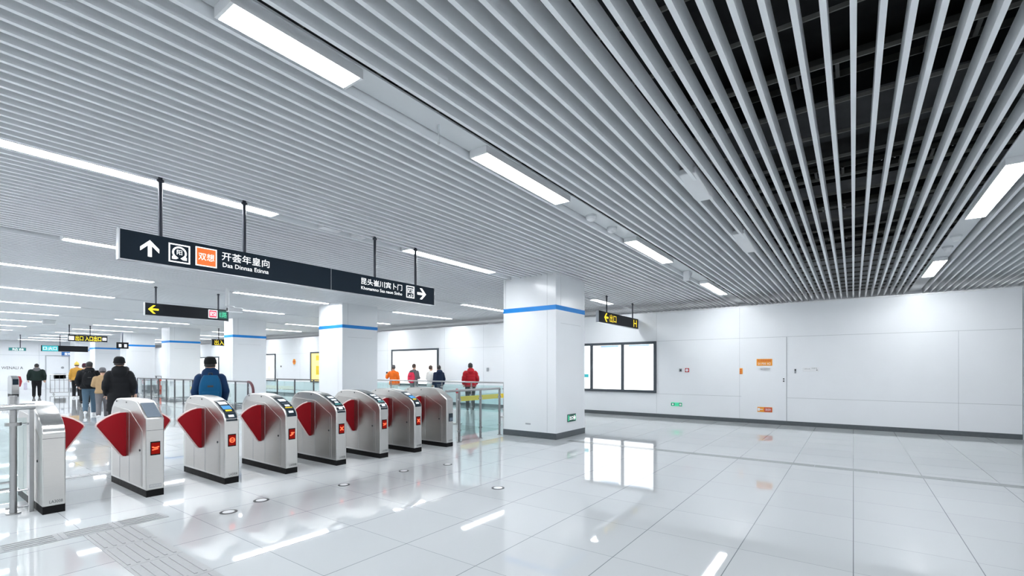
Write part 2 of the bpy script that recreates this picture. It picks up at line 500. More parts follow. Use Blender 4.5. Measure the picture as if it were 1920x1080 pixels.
# ------------------------------------------------------------------ setting: pillars
ORD = ['nearest', 'second', 'third', 'fourth', 'fifth', 'sixth', 'farthest']
for i, y0 in enumerate(PILLARS):
    x0, x1, y1 = 8.8, 10.15, y0 + (1.43, 1.3, 0.8, 1.1, 1.2, 1.3, 1.3)[i]
    mb = MB(); mb.box(x0, x1, y0, y1, 0, Z_SLAT + 0.22)
    p = mb.build('pillar', M['wall'], bevel=0.012)
    struct(p, 'square white clad pillar with a blue band, %s in the row' % ORD[i])
    mb = MB(); mb.box(x0 - 0.004, x1 + 0.004, y0 - 0.004, y1 + 0.004, 2.838, 2.94)
    mb.build('blue_band', M['blue_band'], p, bevel=0.003, label='bright blue band round the pillar')
    mb = MB(); mb.box(x0 - 0.006, x1 + 0.006, y0 - 0.006, y1 + 0.006, 0, 0.135)
    mb.build('skirting', M['skirt'], p, bevel=0.003)
    mb = MB(); e = 0.002
    mb.box(x0 - e, x0 + .01, y0 + 0.22, y0 + 0.226, 0.135, 3.8)
    mb.box(x0 + 0.2, x0 + 0.206, y0 - e, y0 + .01, 2.935, 3.8)
    mb.box(x0 + 0.2, x1 - 0.22, y0 - e, y0 + .01, 2.55, 2.556)
    mb.box(x0 - e, x0 + 0.01, y1 - 0.07, y1 - 0.064, 2.935, 3.8)
    mb.build('panel_joint', M['joint'], p, smooth=False)

# ------------------------------------------------------------------ ceiling lights
ROWN = {-1.35: 'row right of the open black gap', 2.93: 'row between black gap and large sign', 6.30: 'row just above the large sign',
        10.17: 'first row beyond the large sign', 13.55: 'second row beyond the large sign', 17.45: 'third row beyond the large sign',
        21.2: 'fourth row beyond the large sign', 25.0: 'fifth row beyond the large sign', 29.0: 'sixth row beyond the large sign',
        32.8: 'seventh row beyond the large sign', 36.6: 'eighth row beyond the large sign', 40.4: 'ninth row beyond the large sign',
        44.2: 'tenth row beyond the large sign', 47.8: 'last row before the end wall'}
NTH = ['first', 'second', 'third', 'fourth', 'fifth']
for r, segs in ROWS.items():
    n = 0
    for a, b in segs:
        out = (b < 0.45) or (r < 0 and b < 6)
        lab = 'linear ceiling light outside the picture, beside the viewer' if out else '%s ceiling light from left, %s' % (NTH[n], ROWN[r])
        if not out: n += 1
        t = thing('ceiling_light', lab, 'ceiling light', ((a + b) / 2, r, Z_SLAT), 0, 'linear ceiling lights')
        hl = (b - a) / 2
        mb = MB(); mb.box(-hl, hl, -LW + 0.006, LW - 0.006, 0.012, 0.02)
        mb.build('diffuser', M['lamp'], t, smooth=False)
        mb = MB()
        mb.box(-hl - .02, hl + .02, -LW, -LW + .006, 0.0, 0.069); mb.box(-hl - .02, hl + .02, LW - .006, LW, 0.0, 0.069)
        mb.box(-hl - .02, -hl, -LW + .006, LW - .006, 0.0, 0.069); mb.box(hl, hl + .02, -LW + .006, LW - .006, 0.0, 0.069)
        mb.box(-hl, hl, -LW + .006, LW - .006, 0.03, 0.069)
        mb.build('housing', M['white'], t, smooth=False)

# small ceiling fittings
for x, lab in ((5.93, 'white round detector on the ceiling strip, nearer of the pair'), (6.62, 'white round detector on the ceiling strip, farther of the pair')):
    t = thing('smoke_detector', lab, 'detector', (x, 2.95, Z_SLAT + 0.07), 0, 'ceiling detectors')
    mb = MB(); mb.cyl((0, 0, -0.03), 0.075, 0.03, 24); mb.build('mount', M['infill'], t)
    mb = MB(); mb.loft([[(math.cos(a) * q, math.sin(a) * q, z) for a in [2 * PI * i / 20 for i in range(20)]] for q, z in ((0.07, -0.03), (0.062, -0.06), (0.03, -0.08))])
    mb.build('sensor_dome', M['white'], t)
for x, lab in ((10.26, 'small white detector in the right-hand light row, nearer of two'), (11.1, 'small white detector in the right-hand light row, farther of two')):
    t = thing('smoke_detector', lab, 'detector', (x, -1.33, Z_SLAT + 0.07), 0, 'ceiling detectors')
    mb = MB(); mb.cyl((0, 0, -0.03), 0.075, 0.03, 20); mb.build('mount', M['infill'], t)
    mb = MB(); mb.cyl((0, 0, -0.09), 0.035, 0.06, 16, r2=0.062); mb.build('sensor_dome', M['white'], t)
for x, lab in ((5.55, 'long white projector in the slats, nearer to the viewer'), (8.5, 'long white projector in the slats, farther down')):
    t = thing('spotlight', lab, 'spotlight', (x, 1.44, Z_SLAT), 0, 'projectors between the slats')
    L = 0.38 if x < 6 else 0.55
    mb = MB(); mb.prism([(-L, 0.02), (-L, 0.09), (L, 0.09), (L, -0.04), (L * 0.55, -0.05)], lambda u, v, a: Vector((u, a, v)), -0.09, 0.09)
    mb.build('housing', M['white'], t, bevel=0.01)
    mb = MB(); mb.box(L - 0.002, L + 0.012, -0.07, 0.07, -0.03, 0.08); mb.build('lens_rim', M['rail_dark'], t, bevel=0.004)
t = thing('emergency_light', 'small triangular white fitting on the ceiling strip before the wall', 'emergency light', (10.65, 2.95, Z_SLAT + 0.07))
mb = MB(); mb.prism([(-0.14, 0.0), (0.14, 0.0), (-0.02, -0.2), (-0.14, -0.2)], lambda u, v, a: Vector((u, a, v)), -0.06, 0.06); mb.build('housing', M['white'], t, bevel=0.006)
mb = MB(); mb.prism([(-0.09, -0.04), (0.05, -0.04), (-0.03, -0.15), (-0.09, -0.15)], lambda u, v, a: Vector((u, a, v)), -0.064, -0.058); mb.build('face_plate', M['infill'], t)
mb = MB(); mb.cyl((2.94, 2.93, Z_SLAT - 0.09), 0.006, 0.165, 10); mb.cyl((2.94, 2.93, Z_SLAT - 0.1), 0.012, 0.015, 10)
tag(mb.build('ceiling_hook', M['infill'], None), 'thin metal hook under the ceiling strip between two lights', 'hook')
for x, w, lab in ((4.1, 0.16, 'small dark-edged panel in the slats above the sign'), (4.6, 0.1, 'tiny pale panel in the slats above the sign')):
    mb = MB(); mb.box(x - w, x + w, 6.29, 6.45, Z_SLAT + 0.02, Z_SLAT + 0.066)
    tag(mb.build('access_panel', M['white'], None, bevel=0.006), lab, 'ceiling panel')

# ------------------------------------------------------------------ ticket gates
GW = 0.185
GL = 1.38
CURVE = [(0.0, 0.84), (0.012, 0.885), (0.05, 0.935), (0.12, 0.985), (0.23, 1.04), (0.36, 1.09), (0.50, 1.13), (0.64, 1.152), (0.78, 1.16)]
FACET = [(0.0, 0.92), (0.0, 0.945), (0.31, 1.135), (0.40, 1.152), (0.55, 1.16), (0.78, 1.16)]
BACK = [(1.0, 1.16), (1.13, 1.148), (1.24, 1.105), (1.33, 1.03), (1.375, 0.95), (1.38, 0.88), (1.38, 0.08)]


def along(path, s):
    for (a, b), (c, d_) in zip(path, path[1:]):
        L = math.hypot(c - a, d_ - b)
        if s <= L:
            return (a + (c - a) * s / L, b + (d_ - b) * s / L, (c - a) / L, (d_ - b) / L)
        s -= L
    a, b = path[-1]
    return (a, b, 1, 0)


def patch(mb, path, s0, s1, x0, x1, lift, n=10):
    top = []; bot = []
    for i in range(n + 1):
        y, z, ty, tz = along(path, s0 + (s1 - s0) * i / n)
        ny, nz = -tz, ty
        top.append((y + ny * lift, z + nz * lift)); bot.append((y - ny * 0.004, z - nz * 0.004))
    return mb.prism(top + bot[::-1], lambda u, v, a: Vector((a, u, v)), x0, x1)


def led_shape(fc, mb, kind, a, b, r):
    if kind == 'arrow':
        fc.poly(mb, [(a + r * x, b + r * y) for x, y in ((-.9, -.5), (-.1, .05), (-.5, .35), (-.2, .6), (.9, .5), (.75, .25), (.2, .2), (.5, -.1), (-.5, -.75))], 0.004, 0.006)
    elif kind == 'cross':
        for s_ in (1, -1):
            fc.poly(mb, [(a + r * x, b + r * y * s_) for x, y in ((-.8, -.55), (-.55, -.8), (.8, .55), (.55, .8))], 0.004, 0.006 + 0.0005 * s_)
    elif kind == 'smile':
        up = [(math.cos(t) * .9, -math.sin(t) * .5 + .45) for t in [PI * k / 8 for k in range(9)]]
        lo = [(math.cos(t) * .55, -math.sin(t) * .2 + .5) for t in [PI * k / 8 for k in range(9)]]
        fc.poly(mb, [(a + r * x, b + r * y) for x, y in up + lo[::-1]], 0.004, 0.006)
        fc.poly(mb, [(a + r * x, b + r * y) for x, y in ((-.8, -.6), (.6, -.35), (.65, -.1), (-.8, -.3))], 0.004, 0.006)
    elif kind == 'ring':
        o = [(math.cos(2 * PI * k / 14), math.sin(2 * PI * k / 14)) for k in range(14)]
        for k in range(14):
            p, q = o[k], o[(k + 1) % 14]
            fc.poly(mb, [(a + r * .85 * p[0], b + r * .85 * p[1]), (a + r * .85 * q[0], b + r * .85 * q[1]), (a + r * .55 * q[0], b + r * .55 * q[1]), (a + r * .55 * p[0], b + r * .55 * p[1])], 0.004, 0.006)
        fc.rect(mb, a - r * .5, a + r * .5, b - r * .14, b + r * .14, 0.004, 0.006)
    return mb


def gate(X, Y, kind, led, label, flaps, scr=None):
    t = thing('turnstile_gate', label, 'ticket gate', (X + GW / 2, Y, 0), 0, 'row of steel ticket gates')
    h = GW / 2
    path = FACET if kind in ('slate', 'plain') else CURVE
    prof = [(0.0, 0.08)] + path + BACK
    mb = MB(); mb.prism(prof, lambda u, v, a: Vector((a, u, v)), -h, h)
    mb.build('body', M['gate_steel'], t, bevel=0.012, ang=25)
    mb = MB(); mb.box(-h + 0.004, h - 0.004, 0.004, GL - 0.004, 0, 0.08)
    mb.build('plinth', M['black'], t, label='black plinth')
    # front seam
    mb = MB(); mb.box(-h + 0.003, h - 0.003, -0.0015, 0.002, 0.80, 0.804)
    if kind in ('slate', 'end'): mb.build('seam', M['ink'], t)
    for s_ in (-1, 1):
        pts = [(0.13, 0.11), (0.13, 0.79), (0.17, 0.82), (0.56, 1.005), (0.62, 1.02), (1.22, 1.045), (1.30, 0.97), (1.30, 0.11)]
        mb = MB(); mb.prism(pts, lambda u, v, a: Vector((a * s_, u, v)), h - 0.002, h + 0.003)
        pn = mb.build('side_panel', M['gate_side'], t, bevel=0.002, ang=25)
        mb = MB()
        for yy in (0.60, 0.98): mb.box(s_ * (h + 0.002), s_ * (h + 0.0045), yy, yy + 0.006, 0.11, 1.0)
        mb.box(s_ * (h + 0.002), s_ * (h + 0.0042), 0.17, 0.174, 0.13, 0.78)
        mb.build('panel_groove', M['joint'], pn, smooth=False)
        mb = MB(); mb.cyl((s_ * (h + 0.003) if s_ > 0 else -h - 0.011, 0.2, 0.55), 0.014, 0.008, 14, 'x')
        mb.build('lock', M['ink'], pn)
        for yy in (0.72, 1.12):
            mb = MB(); mb.cyl((s_ * h if s_ > 0 else -h - 0.004, yy, 1.115), 0.011, 0.004, 12, 'x'); mb.build('sensor_eye', M['ink'], t)
    fc = Face((0, 0, 0), (1, 0, 0), (0, 0, 1), (0, -1, 0))
    if kind == 'reader':
        mb = MB(); patch(mb, CURVE, 0.0, 0.50, -h + 0.022, h - 0.022, 0.006, 16)
        co = mb.build('reader_console', M['console'], t, bevel=0.003, label='glossy black card reader console')
        mb = MB(); patch(mb, CURVE, 0.125, 0.137, -h + 0.026, h - 0.026, 0.009, 3)
        mb.build('divider', M['steel_bright'], co)
        mb = MB(); patch(mb, CURVE, 0.055, 0.09, -0.035, 0.035, 0.0085, 3); mb.build('card_symbol', M['screen_pale'], co)
        cols = {'blue': [(0.16, 0.19, 'yellow', 0.04), (0.205, 0.30, 'screen_blue', 0.055), (0.34, 0.43, 'screen_pale', 0.05)],
                'dark': [(0.15, 0.17, 'yellow', 0.055), (0.19, 0.235, 'screen_pale', 0.035), (0.27, 0.29, 'dark_panel', 0.05), (0.34, 0.42, 'screen_pale', 0.05)],
                'teal': [(0.15, 0.185, 'teal', 0.055), (0.20, 0.245, 'screen_pale', 0.03), (0.28, 0.33, 'screen_pale', 0.042), (0.37, 0.44, 'screen_pale', 0.05)]}[scr]
        for a, b, m_, w in cols:
            mb = MB(); patch(mb, CURVE, a, b, -w, w, 0.0085, 4)
            mb.build('reader_screen' if 'screen' in m_ else 'reader_label', M[m_], co)
    elif kind == 'slate':
        mb = MB(); patch(mb, FACET, 0.05, 0.36, -h + 0.022, h - 0.022, 0.006, 2)
        mb.build('cover_panel', M['dark_panel'], t, bevel=0.003, label='slate grey cover panel')
    elif kind == 'end':
        mb = MB(); patch(mb, CURVE, 0.01, 0.78, -h + 0.004, h - 0.004, 0.004, 24)
        mb.build('curved_cap', M['steel_cap'], t, bevel=0.003, label='bright curved steel cap')
    else:
        mb = MB(); fc.rect(mb, -0.03, 0.075, 0.50, 0.66, 0, 0.012); pl = mb.build('reader_plate', M['console'], t, bevel=0.003, label='small black reader on the front')
        mb = MB(); fc.rect(mb, -0.02, 0.065, 0.515, 0.575, 0.012, 0.014); mb.build('reader_window', M['dark_panel'], pl)
    if led:
        mb = MB(); fc.rect(mb, -0.05, 0.05, 0.50, 0.665, 0, 0.008)
        dp = mb.build('led_display', M['black'], t, bevel=0.003, label='black framed red display')
        f2 = Face((0, -0.006, 0), (1, 0, 0), (0, 0, 1), (0, -1, 0))
        mb = MB(); f2.rect(mb, -0.043, 0.043, 0.515, 0.65, 0.0, 0.004); mb.build('lit_field', M['led_red'], dp)
        mb = MB(); led_shape(f2, mb, led, 0.0, 0.585, 0.042); mb.build('lit_symbol', M['led_hot'], dp)
    if kind != 'slate':
        mb = MB(); fc.text(mb, 'LA3008', 0.015, 0.125, 0.032, 0.0015, 0.105); mb.build('serial_lettering', M['ink'], t, smooth=False)
    else:
        mb = MB(); fc.ring(mb, -0.06, 0.06, 0.11, 0.15, 0.006, 0, 0.002); fc.text(mb, 'LA3008', 0, 0.13, 0.02, 0.0015, 0.09); mb.build('serial_lettering', M['pale_ink'], t, smooth=False)
    for s_ in flaps:
        R = 0.30
        arc = [(0.0, 0.985), (0.06, 0.985), (0.13, 0.965), (0.20, 0.93), (0.26, 0.885), (R - 0.012, 0.855), (R - 0.006, 0.835)]
        out = arc + [(0.05, 0.445), (0.03, 0.425), (0.0, 0.42)]
        yc = 0.72
        mb = MB(); mb.prism(out, lambda u, v, a: Vector((s_ * (h + 0.001 + u), a, v)), yc, yc + 0.03)
        fl = mb.build('red_flap', M['red_flap'], t, bevel=0.004, label='red fan-shaped barrier flap')
        mb = MB()
        ed = out[1:-1]
        c = (0.1, 0.75)
        for p, q in zip(ed, ed[1:]):
            mb.tube([(s_ * (h + 0.001 + p[0]), yc + 0.015, p[1]), (s_ * (h + 0.001 + q[0]), yc + 0.015, q[1])], [(0.017, 0.006)] * 2, 8)
        mb.build('flap_edging', M['flap_edge'], fl)
    return t


GX = [1.09, 1.97, 2.81, 3.61, 4.40, 5.20, 5.93, 6.71]
gy = lambda x: 6.93 - 0.082 * (x - 1.09)
gate(GX[0], gy(GX[0]), 'end', None, 'steel gate with a curved bright cap, beside the steel rail at far left', (1,))
gate(GX[1], gy(GX[1]), 'slate', 'smile', 'steel gate with a flat slate grey panel on its slanted top', (-1, 1))
gate(GX[2], gy(GX[2]), 'reader', 'ring', 'steel gate with a blue reader screen, in front of the blue-backpack person', (-1, 1), 'blue')
gate(GX[3], gy(GX[3]), 'reader', 'arrow', 'steel gate with card reader, second to the right of the slate-topped gate', (-1, 1), 'dark')
gate(GX[4], gy(GX[4]), 'reader', 'cross', 'steel gate with teal reader labels, fourth from the pillar end', (-1, 1), 'teal')
gate(GX[5], gy(GX[5]), 'reader', 'smile', 'steel gate with teal reader labels, third from the pillar end', (-1, 1), 'teal')
gate(GX[6], gy(GX[6]), 'reader', 'cross', 'steel gate with blue reader screen, beside the plain-topped gate', (-1, 1), 'blue')
gate(GX[7], gy(GX[7]), 'plain', None, 'plain-topped steel gate with a small black reader, nearest the pillar', (-1,))

# ------------------------------------------------------------------ hanging signs


def hung_sign(name, label, x0, x1, z0, z1, Y, rods, mt='sign', thick=0.07, group='hanging direction signs'):
    t = thing(name, label, 'sign', ((x0 + x1) / 2, Y, z0), 0, group)
    off = t.location
    mb = MB(); mb.box(x0 + 0.012, x1 - 0.012, Y - thick / 2, Y + thick / 2, z0 + 0.012, z1 - 0.004)
    body = mb.build('sign_box', M[mt], t, off, bevel=0.004)
    mb = MB(); mb.box(x0, x1, Y - thick / 2 - 0.006, Y + thick / 2 + 0.006, z0, z0 + 0.012)
    mb.box(x0, x0 + 0.012, Y - thick / 2 - 0.006, Y + thick / 2 + 0.006, z0 + 0.012, z1); mb.box(x1 - 0.012, x1, Y - thick / 2 - 0.006, Y + thick / 2 + 0.006, z0 + 0.012, z1)
    mb.build('edge_trim', M['sign_edge'], t, off)
    for x in rods:
        mb = MB(); mb.cyl((x, Y, z1 - 0.004), 0.02, Z_SLAT + 0.16 - z1, 14)
        r = mb.build('hanger_rod', M['rod'], t, off)
        mb = MB(); mb.cyl((x, Y, Z_SLAT - 0.03), 0.034, 0.02, 14); mb.build('collar', M['rod'], r, off)
    f = Face((0, Y - thick / 2, 0), (1, 0, 0), (0, 0, 1), (0, -1, 0))
    return t, body, off, f


t, body, off, f = hung_sign('hanging_sign', 'long navy hanging sign with white up and right arrows over the gates', 1.51, 5.98, 2.67, 2.99, 6.1, (1.88, 2.75, 4.71, 5.56))
mb = MB(); f.poly(mb, arrow(1.775, 2.83, 0.088, 0), 0, 0.004); mb.build('arrow', M['glow_white'], body, off, smooth=False, label='white up arrow')
mb = MB(); f.poly(mb, arrow(5.67, 2.845, 0.10, -1), 0, 0.004); mb.build('arrow', M['glow_white'], body, off, smooth=False, label='white right arrow')
mb = MB()
f.ring(mb, 1.945, 2.15, 2.725, 2.93, 0.013, 0, 0.004)
cx, cz = 2.047, 2.835
o = [(math.cos(a) * 0.07, math.sin(a) * 0.07) for a in [-0.7 + 4.54 * k / 20 for k in range(21)]]
for p, q in zip(o, o[1:]):
    f.poly(mb, [(cx + p[0], cz + p[1]), (cx + q[0], cz + q[1]), (cx + q[0] * .76, cz + q[1] * .76), (cx + p[0] * .76, cz + p[1] * .76)], 0, 0.004)
f.poly(mb, [(cx - .07, cz - .075), (cx - .07, cz - .045), (cx - .045, cz - .03), (cx - .01, cz - .06), (cx - .035, cz - .075)], 0, 0.004)
f.poly(mb, [(cx + .07, cz - .075), (cx + .07, cz - .045), (cx + .045, cz - .03), (cx + .01, cz - .06), (cx + .035, cz - .075)], 0, 0.004)
f.text(mb, '阳', cx, cz + 0.005, 0.055, 0.004)
mb.build('metro_symbol', M['glow_white'], body, off, smooth=False)
mb = MB(); f.rect(mb, 2.215, 2.415, 2.74, 2.935, 0, 0.004); oc = mb.build('orange_square', M['glow_orange'], body, off, smooth=False)
mb = MB(); f.ring(mb, 2.205, 2.425, 2.73, 2.945, 0.011, 0, 0.006); f.text(mb, '双想', 2.315, 2.84, 0.085, 0.006, 0.165); mb.build('square_lettering', M['glow_white'], oc, off, smooth=False)
mb = MB()
f.text(mb, '开荟年皇向', 2.76, 2.888, 0.10, 0.004, 0.56)
f.text(mb, 'Daa Dinnaa Etinna', 2.76, 2.785, 0.052, 0.004, 0.54)
mb.build('lettering', M['glow_white'], body, off, smooth=False); mb = MB()
f.text(mb, '昆头崔川宾卜门', 4.83, 2.888, 0.10, 0.004, 0.80)
f.text(mb, 'Khonamno Saa naon Sinho', 4.83, 2.785, 0.05, 0.004, 0.80)
mb.build('lettering', M['glow_white'], body, off, smooth=False)
mb = MB(); f.ring(mb, 5.325, 5.50, 2.745, 2.945, 0.013, 0, 0.004); f.text(mb, '四', 5.412, 2.865, 0.085, 0.004, 0.115); f.text(mb, 'x3', 5.412, 2.787, 0.04, 0.004, 0.09)
mb.build('exit_symbol', M['glow_white'], body, off, smooth=False)
mb = MB(); f.rect(mb, 3.92, 3.926, 2.68, 2.98, 0, 0.002); mb.build('panel_seam', M['joint'], body, off, smooth=False)

t, body, off, f = hung_sign('hanging_sign', 'black hanging sign with a yellow left arrow and red and green squares', 4.04, 5.97, 2.87, 3.19, 14.2, (4.28, 5.72), 'sign_black')
mb = MB(); f.poly(mb, arrow(4.22, 3.03, 0.11, 1), 0, 0.005); mb.build('arrow', M['glow_yellow'], body, off, smooth=False)
mb = MB(); f.rect(mb, 5.475, 5.665, 2.945, 3.135, 0, 0.004); rs = mb.build('red_square', M['glow_red'], body, off, smooth=False)
mb = MB(); f.ring(mb, 5.46, 5.68, 2.93, 3.15, 0.014, 0, 0.006); f.text(mb, '四', 5.57, 3.04, 0.11, 0.006, 0.13); mb.build('square_lettering', M['glow_white'], rs, off, smooth=False)
mb = MB(); f.rect(mb, 5.715, 5.935, 2.93, 3.15, 0, 0.004); gs = mb.build('green_square', M['green_dark'], body, off, smooth=False)
mb = MB(); f.text(mb, 'E路', 5.825, 3.04, 0.15, 0.006, 0.18); mb.build('square_lettering', M['glow_green'], gs, off, smooth=False)

t, body, off, f = hung_sign('hanging_sign', 'dark hanging sign with yellow arrows and letters right of the pillar', 11.77, 14.70, 2.82, 3.15, 5.67, (12.37, 14.3), 'sign_black')
mb = MB(); f.poly(mb, arrow(12.27, 2.99, 0.13, 1), 0, 0.006); mb.build('arrow', M['glow_yellow'], body, off, smooth=False)
mb = MB(); f.text(mb, '出口', 12.72, 2.99, 0.22, 0.006, 0.46); f.text(mb, 'H', 14.42, 2.985, 0.22, 0.006, 0.26); mb.build('lettering', M['glow_yellow'], body, off, smooth=False)

t, body, off, f = hung_sign('hanging_sign', 'yellow-lettered black sign far down the hall, above the group of walkers', 5.54, 7.0, 2.83, 3.15, 29.8, (5.6, 6.35), 'sign_black')
mb = MB(); f.text(mb, '出口 入口出口', 6.28, 2.99, 0.23, 0.006, 0.94); mb.build('lettering', M['glow_yellow'], body, off, smooth=False, label='yellow lettering')
mb = MB(); f.rect(mb, 5.58, 5.76, 2.9, 3.08, 0, 0.006); f.rect(mb, 6.8, 6.95, 2.93, 3.05, 0, 0.006); mb.build('white_symbol', M['glow_white'], body, off, smooth=False)

t, body, off, f = hung_sign('hanging_sign', 'dark sign with turquoise letters far away above the black-jacketed man', 6.1, 8.25, 2.58, 2.95, 39.2, (6.95,), 'sign_black')
mb = MB(); f.rect(mb, 6.16, 6.86, 2.6, 2.93, 0, 0.006); yb = mb.build('turquoise_panel', M['glow_cyan'], body, off, smooth=False)
mb = MB(); f.text(mb, '口:火口', 6.5, 2.765, 0.2, 0.012, 0.6); mb.build('lettering', M['glow_white'], yb, off, smooth=False)

t, body, off, f = hung_sign('hanging_sign', 'small yellow sign hanging between the second and third pillars', 10.3, 11.15, 2.72, 3.05, 26.4, (10.65,), 'sign_black')
mb = MB(); f.text(mb, '出入口', 10.77, 2.885, 0.26, 0.006, 0.66); mb.build('lettering', M['glow_yellow'], body, off, smooth=False, label='yellow lettering')

t, body, off, f = hung_sign('hanging_sign', 'tiny turquoise sign far away at the left edge', 5.0, 5.75, 2.62, 2.82, 41.0, (5.5,), 'teal')
mb = MB(); f.text(mb, '站台', 5.4, 2.72, 0.14, 0.012, 0.5); mb.build('lettering', M['glow_white'], body, off, smooth=False)

# ------------------------------------------------------------------ cameras and speakers
def dome_cam(x, y, drop, label):
    t = thing('security_camera', label, 'camera', (x, y, Z_SLAT), 0, 'ceiling security cameras')
    mb = MB(); mb.cyl((0, 0, -drop), 0.042, drop + 0.15, 14); mb.build('drop_pole', M['white'], t)
    mb = MB(); mb.tube([(0, 0, -drop), (0.14, -0.06, -drop - 0.03)], 0.025, 10); mb.build('bracket', M['white'], t)
    mb = MB(); mb.box(-0.02, 0.34, -0.13, 0.03, -drop - 0.15, -drop - 0.03); b = mb.build('camera_body', M['white'], t, bevel=0.02)
    mb = MB(); mb.cyl((-0.03, -0.05, -drop - 0.09), 0.045, 0.02, 16, 'x'); mb.build('lens', M['ink'], b)


dome_cam(5.46, 13.04, 0.45, 'white security camera on a pole beside the green square sign')
dome_cam(11.2, 25.4, 0.5, 'white security camera on a pole by the small yellow sign')
t = thing('speaker_box', 'white boxy speaker hanging far away at upper left', 'speaker', (4.55, 27.6, Z_SLAT), 0)
mb = MB(); mb.box(-0.2, 0.2, -0.15, 0.15, -0.2, 0.0); b = mb.build('housing', M['white'], t, bevel=0.02)
mb = MB(); mb.box(-0.16, 0.16, -0.155, -0.148, -0.17, -0.03); mb.build('grille', M['infill'], t)
t = thing('display_monitor', 'small black pair of screens hung between far pillars', 'monitor', (8.4, 33.0, Z_SLAT), 0)
mb = MB(); mb.cyl((0, 0, -0.6), 0.025, 0.75, 10); mb.build('drop_pole', M['rod'], t)
mb = MB(); mb.box(-0.26, 0.26, -0.06, 0.06, -0.95, -0.6); b = mb.build('casing', M['black'], t, bevel=0.01)
for q in (-0.12, 0.12):
    mb = MB(); mb.box(q - 0.06, q + 0.06, -0.066, -0.06, -0.87, -0.7); mb.build('screen', M['screen_pale'], b)

# ------------------------------------------------------------------ wall fittings on the right wall (across = towards the viewer's right)
fw = Face((WX, 0, 0), (0, -1, 0), (0, 0, 1), (-1, 0, 0))


def lightbox(label, ya, yb, z0, z1, mulls, pane='poster', group='backlit wall boxes'):
    """ya > yb: left and right ends along the wall"""
    t = thing('advertising_lightbox', label, 'light box', (WX, (ya + yb) / 2, z0), 0, group)
    off = t.location
    a0, a1 = -ya, -yb
    mb = MB(); fw.ring(mb, a0, a1, z0, z1, 0.085, 0, 0.055)
    for m_ in mulls: fw.rect(mb, -m_ - 0.05, -m_ + 0.05, z0 + 0.085, z1 - 0.085, 0, 0.055)
    mb.build('frame', M['frame_dark'], t, off, bevel=0.006)
    es = [a0] + [-m_ for m_ in mulls] + [a1]
    panes = []
    for k in range(len(es) - 1):
        mb = MB(); fw.rect(mb, es[k] + (0.085 if k == 0 else 0.05), es[k + 1] - (0.085 if k == len(es) - 2 else 0.05), z0 + 0.085, z1 - 0.085, 0, 0.02)
        panes.append(mb.build('poster', M[pane], t, off, smooth=False))
    return t, panes, off


t, ps, off = lightbox('large dark-framed light box with white posters right of the big pillar', 8.75, 5.07, 0.77, 2.42, (7.33, 6.2))
mb = MB()
fw.rect(mb, -6.95, -6.55, 1.76, 1.765, 0.02, 0.022); fw.rect(mb, -7.1, -6.4, 1.0, 1.006, 0.02, 0.022); mb.build('printed_line', M['pale_ink'], ps[1], off, smooth=False)
mb = MB(); fw.rect(mb, -7.0, -6.35, 2.27, 2.325, 0.02, 0.023); mb.build('blue_heading', M['poster_blue'], ps[1], off, smooth=False)
mb = MB(); fw.rect(mb, -6.0, -5.3, 2.285, 2.325, 0.02, 0.023); mb.build('blue_heading', M['poster_blue'], ps[2], off, smooth=False)
mb = MB(); fw.text(mb, 'Z.', -5.86, 1.68, 0.06, 0.022); fw.text(mb, 'PRAW 2', -5.75, 1.585, 0.045, 0.022); fw.text(mb, 'I 3', -5.4, 1.585, 0.06, 0.022); mb.build('small_lettering', M['pale_ink'], ps[2], off, smooth=False)
mb = MB(); fw.rect(mb, -7.62, -7.45, 1.24, 1.36, 0.02, 0.023); mb.build('turquoise_patch', M['glow_cyan'], ps[0], off, smooth=False)
lightbox('wide blank white light box behind the people by the railing', 17.87, 14.74, 0.77, 2.45, ())
t, ps, off = lightbox('tall narrow white light box left of the orange flower decal', 31.2, 28.73, 0.77, 2.46, ())
mb = MB(); fw.rect(mb, -29.6, -29.45, 1.4, 1.7, 0.02, 0.022); fw.rect(mb, -29.6, -29.48, 1.0, 1.2, 0.02, 0.022); mb.build('printed_figure', M['poster_yellow'], ps[0], off, smooth=False)
t, ps, off = lightbox('yellow poster light box beside the second pillar', 24.85, 22.6, 0.77, 2.48, (), 'poster_yellow')
mb = MB(); fw.rect(mb, -24.3, -23.5, 2.0, 2.28, 0.02, 0.022); fw.rect(mb, -24.3, -23.6, 1.2, 1.7, 0.02, 0.022); mb.build('printed_block', M['yellow'], ps[0], off, smooth=False)
lightbox('pale light box beyond the fourth pillar', 41.0, 36.6, 0.9, 2.4, (38.8,))


def plate(name, label, cat, a0, a1, z0, z1, mt, face=fw, thick=0.015, group=None, bevel=0.003):
    t = thing(name, label, cat, face.p((a0 + a1) / 2, z0), 0, group)
    off = t.location
    mb = MB(); face.rect(mb, a0, a1, z0, z1, 0, thick)
    return t, mb.build('plate', M[mt], t, off, bevel=bevel), off


